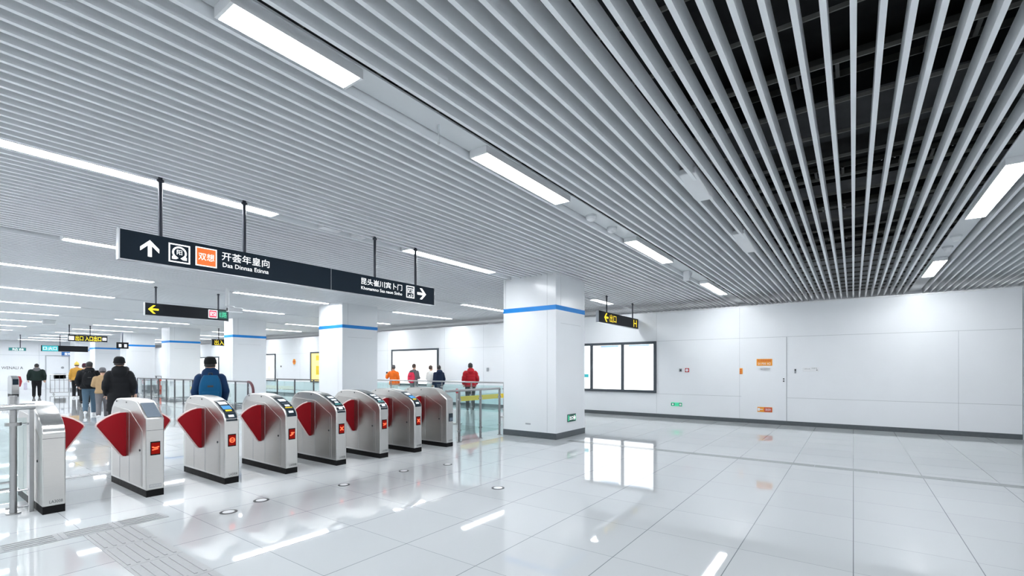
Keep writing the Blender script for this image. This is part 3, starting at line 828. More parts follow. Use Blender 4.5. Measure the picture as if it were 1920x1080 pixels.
t, p, off = plate('warning_sign', 'orange sign with two rows of lettering on the white wall', 'sign', -2.21, -1.82, 1.63, 1.82, 'orange')
mb = MB(); fw.text(mb, '禁止吸烟请勿倚靠', -2.015, 1.77, 0.06, 0.017, 0.34); mb.build('dark_lettering', M['orange_red'], p, off, smooth=False)
mb = MB(); fw.text(mb, 'S4 F00 X2', -2.02, 1.685, 0.06, 0.017, 0.32); mb.build('pale_lettering', M['white'], p, off, smooth=False)
t, p, off = plate('warning_sign', 'small upright orange sign left of the larger orange sign', 'sign', -2.65, -2.57, 1.39, 1.56, 'orange')
mb = MB(); [fw.rect(mb, -2.645, -2.595, 1.41 + k * 0.05, 1.43 + k * 0.05, 0.015, 0.017) for k in range(3)]; mb.build('dark_lines', M['orange_red'], p, off, smooth=False)
t, p, off = plate('warning_sign', 'low orange and red sign near the skirting', 'sign', -2.19, -1.82, 0.33, 0.47, 'orange')
mb = MB(); fw.rect(mb, -2.02, -1.83, 0.34, 0.46, 0.015, 0.018); q = mb.build('red_field', M['orange_red'], p, off, smooth=False)
mb = MB(); fw.text(mb, '消防', -1.925, 0.40, 0.075, 0.02, 0.15); mb.build('lettering', M['white'], q, off, smooth=False)
mb = MB(); fw.rect(mb, -2.17, -2.05, 0.39, 0.41, 0.015, 0.017); fw.rect(mb, -2.18, -2.13, 0.36, 0.44, 0.015, 0.018); mb.build('symbol', M['white'], p, off, smooth=False)
t, p, off = plate('exit_sign', 'low green exit sign on the white wall under the light box end', 'sign', -4.61, -4.27, 0.38, 0.495, 'glow_green')
mb = MB(); fw.rect(mb, -4.60, -4.50, 0.40, 0.475, 0.015, 0.017); fw.rect(mb, -4.36, -4.28, 0.39, 0.485, 0.015, 0.017); mb.build('dark_symbol', M['green_dark'], p, off, smooth=False)
mb = MB(); fw.text(mb, '出', -4.32, 0.44, 0.06, 0.019); fw.poly(mb, arrow(-4.55, 0.438, 0.03, 1), 0.017, 0.019); mb.build('white_symbol', M['glow_white'], p, off, smooth=False)
t = thing('fire_alarm_button', 'red round fire alarm button on the white wall', 'alarm button', (WX, 4.12, 1.46))
mb = MB(); fw.rect(mb, -4.18, -4.06, 1.44, 1.56, 0, 0.03); b = mb.build('casing', M['red'], t, t.location, bevel=0.008)
mb = MB(); fw.disc(mb, -4.12, 1.5, 0.042, 0.03, 0.038); mb.build('button', M['white'], b, t.location)
t = thing('fire_phone_socket', 'dark grey socket left of the red alarm button', 'socket', (WX, 4.32, 1.46))
mb = MB(); fw.rect(mb, -4.36, -4.28, 1.45, 1.55, 0, 0.025); b = mb.build('casing', M['pale_ink'], t, t.location, bevel=0.006)
mb = MB(); fw.rect(mb, -4.33, -4.29, 1.47, 1.52, 0.025, 0.03); mb.build('socket_hole', M['ink'], b, t.location)
t = thing('wall_switch', 'narrow dark switch right of the service door', 'switch', (WX, 1.27, 1.42))
mb = MB(); fw.rect(mb, -1.29, -1.25, 1.42, 1.54, 0, 0.02); b = mb.build('casing', M['pale_ink'], t, t.location, bevel=0.004)
mb = MB(); fw.rect(mb, -1.285, -1.255, 1.49, 1.53, 0.02, 0.026); mb.build('rocker', M['ink'], b, t.location)
t, p, off = plate('wall_plaque', 'small pale plaque with grey writing right of the narrow switch', 'plaque', -1.10, -0.74, 1.47, 1.58, 'white', thick=0.006)
mb = MB(); fw.text(mb, 'TIPS', -0.84, 1.555, 0.022, 0.0075, 0.13); fw.text(mb, 'sihcd', -1.0, 1.54, 0.018, 0.0075, 0.12); fw.disc(mb, -0.78, 1.51, 0.012, 0.006, 0.008); mb.build('lettering', M['ink'], p, off, smooth=False)
t, p, off = plate('wall_plaque', 'faint white plaque under the orange sign', 'plaque', -2.16, -1.85, 1.47, 1.575, 'white', thick=0.006)
mb = MB(); fw.text(mb, 'Tr', -2.09, 1.53, 0.04, 0.0075); fw.text(mb, 'notice', -1.95, 1.54, 0.02, 0.0075, 0.14); mb.build('lettering', M['pale_ink'], p, off, smooth=False)
t = thing('flower_decal', 'orange flower-shaped decal on the far white wall', 'decal', (WX, 26.6, 1.72))
mb = MB()
for k in range(6):
    a = k * PI / 3; fw.disc(mb, -26.6 + math.cos(a) * 0.1, 1.95 + math.sin(a) * 0.1, 0.075, 0, 0.01 + 0.0007 * k, 12)
mb.build('petals', M['orange'], t, t.location)
mb = MB(); fw.disc(mb, -26.6, 1.95, 0.06, 0, 0.018, 12); mb.build('flower_centre', M['orange_red'], t, t.location)
mb = MB(); fw.text(mb, '花园', -26.6, 1.74, 0.09, 0.004); mb.build('lettering', M['pale_ink'], t, t.location, smooth=False)
for y, z, lab in ((28.1, 1.68, 'tiny dark wall socket right of the narrow white light box'), (32.0, 1.7, 'tiny dark wall socket left of the third pillar')):
    t, p, off = plate('wall_socket', lab, 'socket', -y - 0.05, -y + 0.05, z - 0.05, z + 0.05, 'ink')
t, p, off = plate('wall_plaque', 'small dark plate at the back edge of the big pillar', 'plaque', -12.02, -11.92, 1.43, 1.58, 'pale_ink', thick=0.03)
# exit sign and plate on the near pillar
fp = Face((0, 5.22, 0), (1, 0, 0), (0, 0, 1), (0, -1, 0))
t, p, off = plate('exit_sign', 'green exit sign low on the big pillar', 'sign', 9.30, 9.68, 0.34, 0.51, 'green_dark', fp)
mb = MB(); fp.rect(mb, 9.31, 9.36, 0.36, 0.49, 0.015, 0.018); fp.rect(mb, 9.645, 9.67, 0.36, 0.49, 0.015, 0.018); mb.build('green_field', M['glow_green'], p, off, smooth=False)
mb = MB(); fp.poly(mb, arrow(9.60, 0.425, 0.05, -1), 0.015, 0.02); fp.text(mb, '出口', 9.46, 0.425, 0.09, 0.02, 0.17); mb.build('white_symbol', M['glow_white'], p, off, smooth=False)
fl = Face((8.8, 0, 0), (0, -1, 0), (0, 0, 1), (-1, 0, 0))
t, p, off = plate('pillar_nameplate', 'tiny grey nameplate low on the big pillar', 'plaque', -6.02, -5.88, 0.285, 0.315, 'pale_ink', fl, 0.004, bevel=0)

# end wall bits far away
fb = Face((0, 50, 0), (1, 0, 0), (0, 0, 1), (0, -1, 0))
t, p, off = plate('wall_sign', 'blue sign board high on the far end wall', 'sign', 8.95, 10.0, 2.48, 2.92, 'blue', fb, 0.03)
mb = MB(); fb.text(mb, '服务中心', 9.47, 2.7, 0.2, 0.032, 0.7); mb.build('lettering', M['glow_white'], p, off, smooth=False)
mb = MB(); fb.rect(mb, 8.5, 9.2, 0.75, 1.15, 0, 0.03)
tag(mb.build('wall_sign', M['blue'], None, fb.p(0, 0), bevel=0.004), 'dark blue notice lower on the far end wall', 'sign').location = fb.p(0, 0)
mb = MB(); fb.text(mb, 'WENALI A', 6.3, 1.6, 0.2, 0.01, 1.1)
tag(mb.build('wall_lettering', M['ink'], None, smooth=False), 'dark lettering on the far end wall left of the walking man', 'lettering')
mb = MB(); fb.rect(mb, 8.1, 9.35, 0.0, 2.5, 0, 0.03)
d2 = struct(mb.build('door_2', M['wall'], bevel=0.004), 'white door in the far end wall')
mb = MB(); fb.ring(mb, 8.03, 9.42, -0.05, 2.57, 0.06, 0.0, 0.05); mb.build('door_frame', M['joint'], d2, smooth=False)
mb = MB(); fb.disc(mb, 9.0, 1.62, 0.09, 0.03, 0.05); mb.build('door_porthole', M['pale_ink'], d2)

# ------------------------------------------------------------------ floor markers
FM = [(2.30, 5.46, 'nearest the guidance strip'), (2.73, 5.63, 'in front of the gate with the ring display'), (3.74, 5.49, 'third along the gate fronts'),
      (4.78, 5.50, 'fourth along the gate fronts'), (5.52, 5.30, 'fifth along the gate fronts'), (4.82, 3.73, 'standing alone nearest the viewer')]
for x, y, lab in FM:
    r = 0.085 if lab.startswith(('near', 'in front', 'stand')) else 0.075
    t = thing('floor_marker', 'small round dark-rimmed floor disc, ' + lab, 'floor marker', (x, y, 0), 0, 'round floor markers')
    mb = MB(); mb.cyl((0, 0, 0), r, 0.003, 28); mb.build('rim', M['ink'], t)
    mb = MB(); mb.cyl((0, 0, 0.003), r * 0.68, 0.001, 28); mb.build('disc', M['white'], t)

# ------------------------------------------------------------------ railings


def railing(name, label, p0, p1, ztop, npost, glass='glass', rails=(0,), rail_r=0.025, post_r=0.022, zglass=(0.12, None), low=None, ext=(0, 0), group='glass railings', metal=('steel_bright', 'steel')):
    p0 = Vector((*p0, 0)); p1 = Vector((*p1, 0)); dv = (p1 - p0); L = dv.length; dv.normalize()
    t = thing(name, label, 'railing', p0, math.atan2(dv.y, dv.x), group)
    mb = MB(); mb.tube([(-ext[0], 0, ztop - rail_r), (L + ext[1], 0, ztop - rail_r)], rail_r, 16); mb.build('handrail', M[metal[0]], t)
    xs = [L * k / (npost - 1) for k in range(npost)]
    for x in xs:
        mb = MB(); mb.cyl((x, 0, 0), post_r, ztop - rail_r, 16); mb.cyl((x, 0, 0), post_r * 2.0, 0.012, 16); po = mb.build('post', M[metal[1]], t)
        for z in (0.24, ztop - 0.22):
            mb = MB(); mb.box(x - 0.05, x + 0.05, -0.014, 0.014, z - 0.02, z + 0.02); mb.build('clamp', M['steel_bright'], po, bevel=0.004)
    for a, b in zip(xs, xs[1:]):
        mb = MB(); mb.box(a + 0.045, b - 0.045, -0.005, 0.005, zglass[0], zglass[1] or ztop - 0.12); mb.build('glass_panel', M[glass], t, smooth=False)
    if low:
        for z in low:
            mb = MB(); mb.tube([(0, 0, z), (L, 0, z)], 0.012, 10); mb.build('lower_rail', M['steel_bright'], t)
    return t


railing('glass_railing', 'glass railing between the plain gate and the big pillar', (7.35, 6.72), (8.74, 6.72), 1.11, 3, 'glass_teal', ext=(0.4, 0), metal=('steel', 'mid_steel'), post_r=0.026)
railing('glass_railing', 'teal glass railing behind the gates, level with the red jacket', (12.2, 9.2), (12.2, 16.2), 1.11, 6, 'glass_teal', metal=('steel', 'mid_steel'))
railing('glass_railing', 'glass railing in front of the second pillar, seen above the gates', (11, 16.78), (11, 22.69), 1.10, 5, 'glass_teal', low=(0.62,), metal=('dark_steel', 'dark_steel'), post_r=0.03)
railing('glass_railing', 'farther long glass railing behind the blue-jacketed man', (10.75, 23.8), (10.75, 36.5), 1.10, 15, 'glass', low=(0.2,), metal=('dark_steel', 'dark_steel'), post_r=0.03)
r = railing('glass_railing', 'nearer long glass railing ending in a curved red handrail', (8.2, 17.9), (8.2, 29.8), 1.09, 13, 'glass', low=(0.2,), metal=('dark_steel', 'dark_steel'), post_r=0.03)
mb = MB(); mb.tube([(0.0, 0, 1.06)] + [(-0.05 - 0.35 * math.sin(a), 0, 0.71 + 0.35 * math.cos(a)) for a in [PI / 2 * k / 8 for k in range(9)]] + [(-0.40, 0, 0.3), (-0.40, 0, 0.0)], 0.045, 12)
mb.build('curved_handrail', M['handrail_red'], r, label='dark red curved handrail end')
# left railing by the end gate
t = thing('steel_railing', 'steel and glass railing joined to the curved-cap gate at left', 'railing', (0.92, 7.2, 0), 0)
mb = MB(); mb.tube([(-2.5, 0, 1.14), (0.16, 0, 1.14)], 0.033, 16); mb.build('handrail', M['steel_bright'], t)
mb = MB(); mb.cyl((0.0, 0.05, 0), 0.03, 1.26, 16); mb.cyl((0.0, 0.05, 0.0), 0.06, 0.012, 16); mb.cyl((0, 0.05, 0.94), 0.065, 0.035, 18)
po = mb.build('post', M['steel'], t)
for z in (0.95, 0.24, 0.06):
    mb = MB(); mb.tube([(-0.06, 0.05, z), (0.13, 0.05, z)], 0.012, 8); mb.build('clamp', M['steel_bright'], po)
mb = MB(); mb.box(0.115, 0.15, 0.0, 0.07, 0.0, 1.12); mb.build('end_post', M['steel'], t, bevel=0.004)
mb = MB(); mb.box(-2.4, 0.10, 0.045, 0.055, 0.12, 1.02); mb.build('glass_panel', M['glass'], t, smooth=False)
for z in (0.34, 0.27):
    mb = MB(); mb.tube([(-2.5, 0.05, z), (0.0, 0.05, z)], 0.014, 10); mb.build('lower_rail', M['steel_bright'], t)
mb = MB(); mb.cyl((-1.3, 0.05, 0), 0.03, 1.13, 16); mb.build('post', M['steel'], t)

# belt barrier with a yellow belt behind the right railing
t = thing('belt_barrier', 'yellow belt barrier behind the glass railing by the big pillar', 'barrier', (10.9, 9.0, 0))
off = t.location
for x, c in ((9.75, 'red'), (12.0, 'rod')):
    mb = MB(); mb.cyl((x, 9.0, 0.02), 0.03, 0.95, 14); mb.cyl((x, 9.0, 0), 0.15, 0.025, 20); po = mb.build('post', M['steel'], t, off)
    mb = MB(); mb.cyl((x, 9.0, 0.86), 0.036, 0.12, 14); mb.build('post_cap', M[c], po, off)
mb = MB(); mb.box(9.78, 11.97, 8.995, 9.005, 0.62, 0.76); mb.build('belt', M['yellow'], t, off, smooth=False, label='bright yellow belt')
t = thing('belt_barrier', 'pale yellow belt barrier behind the long glass railing', 'barrier', (9.6, 24.3, 0))
off = t.location
for y in (22.6, 26.5):
    mb = MB(); mb.cyl((9.4, y, 0), 0.03, 0.95, 12); mb.cyl((9.4, y, 0), 0.15, 0.025, 16); mb.build('post', M['steel'], t, off)
mb = MB(); mb.box(9.395, 9.405, 22.6, 26.5, 0.5, 0.66); mb.build('belt', M['yellow'], t, off, smooth=False)
# banner stands seen through the far railing
for x, y, c, w, lab in ((10.0, 31.6, 'orange_red', 0.35, 'dark red banner stand behind the long glass railing'), (10.0, 29.6, 'teal', 0.5, 'teal banner stand behind the long glass railing'),
                        (9.6, 32.8, 'pale_ink', 0.5, 'grey banner stand behind the long glass railing')):
    t = thing('banner_stand', lab, 'banner stand', (x, y, 0), -0.6)
    mb = MB(); mb.box(-w, w, -0.012, 0.012, 0.08, 1.0); b = mb.build('banner', M[c], t)
    mb = MB(); mb.box(-w, w, -0.08, 0.08, 0, 0.08); mb.build('foot', M['steel'], t, bevel=0.01)
    mb = MB(); mb.box(-w * .7, w * .7, -0.016, -0.012, 0.6, 0.85); mb.build('print', M['screen_pale'], b)

# far gates and fence at the left edge
for k, (x, y, lab) in enumerate(((4.15, 39.0, 'far steel gate machine at the left picture edge, left of the pair'), (5.0, 38.7, 'far steel gate machine at the left picture edge, beside the red flap'))):
    t = thing('turnstile_gate', lab, 'ticket gate', (x, y, 0), 0, 'far gate machines')
    mb = MB(); mb.prism([(0, 0.08), (0, 0.84), (0.1, 1.0), (0.4, 1.12), (1.0, 1.14), (1.3, 1.0), (1.38, 0.08)], lambda u, v, a: Vector((a, u, v)), -0.15, 0.15); mb.build('body', M['steel'], t, bevel=0.012)
    mb = MB(); mb.box(-0.14, 0.14, 0.01, 1.37, 0, 0.08); mb.build('plinth', M['black'], t)
    mb = MB(); mb.box(-0.12, 0.12, -0.006, 0.004, 0.62, 0.95); mb.build('reader_plate', M['console'], t)
    s_ = 1
    mb = MB(); mb.prism([(0.0, 1.12), (0.14, 1.08), (0.2, 0.8), (0.14, 0.5), (0, 0.45)], lambda u, v, a: Vector((0.15 + u, a, v)), 0.6, 0.64); mb.build('red_flap', M['red'], t)
t = thing('crowd_barrier', 'grey barred fence beyond the black-jacketed man', 'fence', (6.4, 38.5, 0), 0)
mb = MB()
mb.tube([(0, 0, 0.12), (0, 0, 1.18), (2.4, 0, 1.18), (2.4, 0, 0.12), (0, 0, 0.12)], 0.025, 8)
mb.build('frame', M['steel'], t)
mb = MB()
for k in range(1, 12): mb.tube([(k * 0.2, 0, 0.12), (k * 0.2, 0, 1.18)], 0.009, 6)
mb.tube([(0, 0, 0.85), (2.4, 0, 0.85)], 0.009, 6)
mb.build('bars', M['rail_dark'], t)
for x in (0.15, 2.25):
    mb = MB(); mb.box(x - 0.02, x + 0.02, -0.25, 0.25, 0, 0.03); mb.box(x - 0.02, x + 0.02, -0.02, 0.02, 0.03, 0.13); mb.build('foot', M['steel'], t)
mb = MB(); mb.box(7.0 + 1.0, 7.0 + 1.6, 37.6, 37.9, 0, 1.1)
t = thing('ticket_kiosk', 'dark blue kiosk at the right end of the far barred fence', 'kiosk', (8.35, 37.7, 0))
mb = MB(); mb.box(-0.25, 0.25, -0.2, 0.2, 0, 1.1); b = mb.build('cabinet', M['dark_panel'], t, bevel=0.02)
mb = MB(); mb.box(-0.15, 0.15, -0.21, -0.2, 0.6, 0.95); mb.build('screen', M['screen_pale'], b)
mb = MB(); mb.box(-0.2, 0.2, -0.205, -0.2, 0.2, 0.5); mb.build('front_panel', M['pale_ink'], b)


# ------------------------------------------------------------------ people
def fuse(mb, name, mt, parent, vox, label=None):
    me = mb.mesh(name + '_raw', mt)
    o = bpy.data.objects.new('raw', me); COL.objects.link(o)
    m_ = o.modifiers.new('r', 'REMESH'); m_.mode = 'VOXEL'; m_.voxel_size = vox
    s_ = o.modifiers.new('s', 'SMOOTH'); s_.factor = 0.5; s_.iterations = 3
    bpy.context.view_layer.update()
    nm = bpy.data.meshes.new_from_object(o.evaluated_get(bpy.context.evaluated_depsgraph_get()))
    bpy.data.objects.remove(o); bpy.data.meshes.remove(me)
    nm.name = name
    nm.materials.clear(); nm.materials.append(mt)
    nm.polygons.foreach_set('use_smooth', [True] * len(nm.polygons))
    r = bpy.data.objects.new(name, nm); COL.objects.link(r)
    r.parent = parent
    if label: r['label'] = label
    return r


def oval(c, rx, ry, n=20, tilt=0.0):
    return [(c[0] + rx * math.cos(2 * PI * k / n), c[1] + ry * math.sin(2 * PI * k / n), c[2] + tilt * math.sin(2 * PI * k / n)) for k in range(n)]


def person(label, x, y, h, face, jacket, trousers, shoe, hair='hair', hat=None, coat=0.86, puff=0.0, hood=False, pack=None, stride=0.0, arms='down', wide=1.0, turn=0.0, held=None, vox=0.016):
    """face: heading of the person in degrees (0 = +Y)"""
    s = h / 1.72
    t = thing('person', label, 'person', (x, y, 0), math.radians(-face))
    P = lambda *q: Vector((q[0] * s, q[1] * s, q[2] * s))
    sw = stride
    leg = {}
    for sd in (-1, 1):
        a = sw * sd
        hip = P(sd * 0.09, 0, 0.90); knee = P(sd * 0.095, 0.5 * a + 0.03, 0.49 + (0.02 if a < 0 else 0)); ank = P(sd * 0.10, a - (0.10 if a < 0 else 0), 0.085 + (0.07 if a < -0.1 else 0))
        toe = ank + P(0, 0.16, -0.045); heel = ank + P(0, -0.05, -0.035)
        leg[sd] = (hip, knee, ank, toe, heel)
    arm = {}
    for sd in (-1, 1):
        sh = P(sd * 0.165 * wide, 0, 1.385)
        if arms == 'down' or (arms == 'left_up' and sd > 0):
            el = P(sd * 0.225 * wide, -0.04 - sw * sd * 0.3, 1.13); wr = P(sd * 0.225 * wide, 0.06 - sw * sd * 0.6, 0.90)
        elif arms == 'pocket':
            el = P(sd * 0.235 * wide, -0.05, 1.14); wr = P(sd * 0.205 * wide, 0.09, 0.95)
        elif arms == 'front':
            el = P(sd * 0.225 * wide, 0.0, 1.13); wr = P(sd * 0.12 * wide, 0.22, 1.12)
        else:
            el = P(sd * 0.30 * wide, 0.04, 1.15); wr = P(sd * 0.34 * wide, 0.26, 1.26)
        arm[sd] = (sh, el, wr)
    # body: one continuous skin surface
    mb = MB()
    for sd in (-1, 1):
        hip, knee, ank, toe, heel = leg[sd]
        mb.tube([hip, (hip + knee) / 2, knee, knee.lerp(ank, 0.35), ank], [0.078 * s, 0.07 * s, 0.05 * s, 0.053 * s, 0.036 * s], 14)
        mb.tube([heel, ank + P(0, 0.02, -0.03), toe], [0.03 * s, 0.04 * s, 0.03 * s], 10)
        sh, el, wr = arm[sd]
        mb.tube([sh, el, el.lerp(wr, 0.3), wr], [0.05 * s, 0.038 * s, 0.038 * s, 0.026 * s], 12)
        dv = (wr - el).normalized()
        side = Vector((0, 0, 1)).cross(dv)
        side = side.normalized() if side.length > 0.2 else Vector((0, 1, 0))
        nrm = dv.cross(side)
        mb.tube([wr, wr + dv * 0.04 * s, wr + dv * 0.09 * s], [(0.03 * s, 0.018 * s), (0.042 * s, 0.018 * s), (0.042 * s, 0.016 * s)], 10)
        for k, fl_ in enumerate((0.070, 0.082, 0.076, 0.058)):
            b0 = wr + dv * 0.085 * s + side * ((k - 1.5) * 0.021 * s)
            m1 = b0 + dv * fl_ * 0.5 * s + nrm * 0.008 * s; e1 = b0 + dv * fl_ * 0.92 * s + nrm * 0.028 * s
            mb.tube([b0, m1, e1], [0.0105 * s, 0.0095 * s, 0.0078 * s], 8)
        b0 = wr + dv * 0.03 * s + side * 0.035 * s
        mb.tube([b0, b0 + dv * 0.03 * s + side * 0.025 * s, b0 + dv * 0.065 * s + side * 0.028 * s + nrm * 0.015 * s], [0.013 * s, 0.0115 * s, 0.009 * s], 8)
    mb.loft([oval(P(0, 0, z), rx * s, ry * s) for z, rx, ry in ((0.82, 0.14, 0.10), (0.92, 0.165, 0.115), (1.06, 0.14, 0.10), (1.25, 0.165, 0.115), (1.38, 0.175, 0.10), (1.44, 0.11, 0.075), (1.47, 0.06, 0.06))])
    ct, st = math.cos(math.radians(turn)), math.sin(math.radians(turn))
    H_ = lambda a, b, c: P(a * ct + b * st, -a * st + b * ct + 0.012, c)
    mb.tube([P(0, -0.005, 1.42), P(0, 0.005, 1.54)], [0.06 * s, 0.055 * s], 14)
    rings = []
    for z, rx, ry, oy in ((1.492, 0.028, 0.03, 0.055), (1.505, 0.05, 0.06, 0.03), (1.54, 0.062, 0.082, 0.012), (1.585, 0.072, 0.093, 0.0), (1.63, 0.077, 0.097, -0.004), (1.67, 0.072, 0.09, -0.008), (1.70, 0.052, 0.066, -0.01), (1.716, 0.022, 0.03, -0.01)):
        rings.append([H_(rx * math.cos(2 * PI * k / 20), oy + ry * math.sin(2 * PI * k / 20), z) for k in range(20)])
    mb.loft(rings)
    mb.tube([H_(0, 0.085, 1.622), H_(0, 0.108, 1.585), H_(0, 0.09, 1.572)], [0.009 * s, 0.016 * s, 0.012 * s], 8)
    mb.tube([H_(-0.025, 0.082, 1.54), H_(0, 0.092, 1.54), H_(0.025, 0.082, 1.54)], 0.008 * s, 8)
    for sd in (-1, 1):
        mb.tube([H_(sd * 0.074, -0.002, 1.57), H_(sd * 0.086, -0.012, 1.60), H_(sd * 0.076, -0.008, 1.625)], [0.009 * s, 0.014 * s, 0.009 * s], 8)
    body = fuse(mb, 'body', M['skin'], t, 0.011)
    for sd in (-1, 1):
        mb = MB(); c = H_(sd * 0.031, 0.087, 1.612); mb.ell(c, 0.011 * s, 0.008 * s, 0.007 * s, 10, 8); mb.build('eye', M['ink'], body)
    # hair or hat
    mb = MB()
    rings = []
    low_ = 1.558
    for z, g in ((low_, 1.04), (1.575, 1.1), (1.60, 1.12), (1.65, 1.14), (1.69, 1.16), (1.722, 1.0), (1.735, 0.5)):
        rx = 0.077 * g * (1 if z < 1.68 else (0.86 if z < 1.71 else 0.55)); ry = 0.094 * g * (1 if z < 1.68 else (0.86 if z < 1.71 else 0.55))
        front = -0.02 if z < 1.66 else 1.0
        ring = []
        for k in range(24):
            a = 2 * PI * k / 24
            yy = ry * math.sin(a)
            if z < 1.66: yy = min(yy, 0.02)
            ring.append(H_(rx * math.cos(a), yy - 0.008, z))
        rings.append(ring)
    mb.loft(rings)
    hr = fuse(mb, 'hair', M[hair], t, 0.011)
    if hat:
        kind, mt = hat
        mb = MB(); rings = []
        for z, g in ((1.60, 1.13), (1.64, 1.17), (1.68, 1.13), (1.715, 0.95), (1.738, 0.55)):
            rings.append([H_(0.078 * g * math.cos(2 * PI * k / 24), 0.096 * g * math.sin(2 * PI * k / 24) - 0.006, z) for k in range(24)])
        mb.loft(rings)
        if kind == 'cap':
            mb.loft([[H_(0.08 * math.cos(2 * PI * k / 20), 0.10 + 0.085 * math.sin(2 * PI * k / 20), z - 0.02 * (math.sin(2 * PI * k / 20) > 0.5)) for k in range(20)] for z in (1.622, 1.632)])
        if kind == 'beanie':
            mb.tube([H_(0.096 * math.cos(a), 0.118 * math.sin(a) - 0.006, 1.612) for a in [2 * PI * k / 24 for k in range(25)]], 0.008 * s, 8)
        if kind == 'bob':
            mb.ell(H_(0, 0, 1.75), 0.035 * s, 0.035 * s, 0.035 * s)
        ht = fuse(mb, 'hat', mt, t, 0.012)
    # trousers
    mb = MB()
    for sd in (-1, 1):
        hip, knee, ank, toe, heel = leg[sd]
        mb.tube([hip + P(0, 0, 0.03), (hip + knee) / 2, knee, knee.lerp(ank, 0.5), ank + P(0, 0, 0.0)], [0.105 * s, 0.096 * s, 0.077 * s, 0.072 * s, 0.066 * s], 16)
    mb.loft([oval(P(0, 0, z), rx * s, ry * s) for z, rx, ry in ((0.80, 0.15, 0.115), (0.90, 0.185, 0.13), (1.02, 0.17, 0.12))])
    fuse(mb, 'trousers', trousers, t, vox)
    # jacket
    mb = MB()
    prof = [(1.02, 0.17, 0.135), (1.16, 0.172, 0.14), (1.28, 0.182, 0.142), (1.37, 0.182, 0.13), (1.42, 0.15, 0.11), (1.455, 0.105, 0.09), (1.485, 0.08, 0.08)]
    if coat < 1.02:
        lo_ = [(coat, 0.185 + (0.02 if coat < 0.8 else 0), 0.145 + (0.015 if coat < 0.8 else 0)), (coat + 0.01, 0.20 + (0.02 if coat < 0.8 else 0), 0.155 + (0.015 if coat < 0.8 else 0)), (0.94, 0.195, 0.15)]
        prof = [q for q in lo_ if q[0] < 1.0] + prof
    fine = []
    for (z0, a0, b0), (z1, a1, b1) in zip(prof, prof[1:]):
        n = max(1, int((z1 - z0) / 0.02))
        for k in range(n):
            f_ = k / n; z = z0 + (z1 - z0) * f_
            q = puff * (abs(math.sin((z - 0.8) * PI / 0.1)) ** 0.6 - 0.5)
            fine.append((z, a0 + (a1 - a0) * f_ + q, b0 + (b1 - b0) * f_ + q))
    fine.append(prof[-1])
    wx = 1 + (wide - 1) * 0.9
    mb.loft([oval(P(0, -0.004, z), a * s * wx, b * s * (1 + (wide - 1) * 0.6), 24) for z, a, b in fine])
    for sd in (-1, 1):
        sh, el, wr = arm[sd]
        pts = []; rr = []
        for k in range(9):
            f_ = k / 8
            p = sh.lerp(el, f_ * 2) if f_ < 0.5 else el.lerp(wr, f_ * 2 - 1)
            pts.append(p); rr.append((0.076 - 0.02 * f_ + puff * (0.5 if k % 2 else -0.5)) * s * (0.5 + 0.5 * wide))
        mb.tube(pts, rr, 14)
        mb.ell(sh + P(-sd * 0.01, 0, -0.012), 0.078 * s, 0.082 * s, 0.078 * s, 16, 10)
    jk = fuse(mb, 'jacket', jacket, t, vox)
    if hood:
        mb = MB(); mb.loft([oval(P(0, -0.085, z), rx * s, ry * s, 20, tl * s) for z, rx, ry, tl in ((1.30, 0.05, 0.05, 0), (1.34, 0.11, 0.075, 0.0), (1.42, 0.135, 0.09, 0.02), (1.49, 0.125, 0.085, 0.04), (1.52, 0.09, 0.06, 0.04))])
        fuse(mb, 'hood', jacket if hood is True else hood, t, vox)
    for sd in (-1, 1):
        hip, knee, ank, toe, heel = leg[sd]
        mb = MB(); mb.tube([heel + P(0, -0.03, -0.005), ank + P(0, 0.0, -0.035), ank + P(0, 0.10, -0.045), toe + P(0, 0.03, -0.008)], [(0.035 * s, 0.04 * s), (0.05 * s, 0.046 * s), (0.036 * s, 0.048 * s), (0.026 * s, 0.036 * s)], 12)
        o = fuse(mb, 'shoe', shoe, t, 0.012)
    if pack:
        mt, rx, z0, z1, pd = pack
        n = 8; rings = []
        for k in range(n + 1):
            z = z0 + (z1 - z0) * k / n
            e = math.sin(PI * min(1, max(0.0, (k + 0.7) / (n + 1.4)))) ** 0.35
            rings.append([(c_ * s, (-0.135 * (1 + (wide - 1) * .6) - pd / 2 + d_) * s, z * s) for c_, d_ in [(rx * e * math.copysign(abs(math.cos(a)) ** 0.45, math.cos(a)), pd * 0.62 * e * math.copysign(abs(math.sin(a)) ** 0.5, math.sin(a))) for a in [2 * PI * i / 24 for i in range(24)]]])
        mb = MB(); mb.loft(rings); bp = mb.build('backpack', mt, t, ang=60)
        yb = (-0.135 * (1 + (wide - 1) * .6) - pd * 1.1) * s
        mb = MB(); mb.box(-rx * 0.72 * s, rx * 0.72 * s, yb - 0.03 * s, yb + 0.03 * s, (z0 + 0.05) * s, (z0 + (z1 - z0) * 0.48) * s); mb.build('front_pocket', mt, bp, bevel=0.015)
        mb = MB(); mb.box(-rx * 0.25 * s, rx * 0.25 * s, yb - 0.01 * s, yb + 0.03 * s, (z0 + (z1 - z0) * 0.62) * s, (z0 + (z1 - z0) * 0.68) * s); mb.build('patch', M['ink'], bp)
        for sd in (-1, 1):
            mb = MB(); mb.tube([P(sd * 0.10, -0.13, z1 - 0.05), P(sd * 0.115, -0.05, 1.45), P(sd * 0.12, 0.08, 1.40), P(sd * 0.125, 0.155, 1.25), P(sd * 0.13, 0.14, 1.08)], [(0.03 * s, 0.01 * s)] * 5, 8); mb.build('strap', M['ink'], bp)
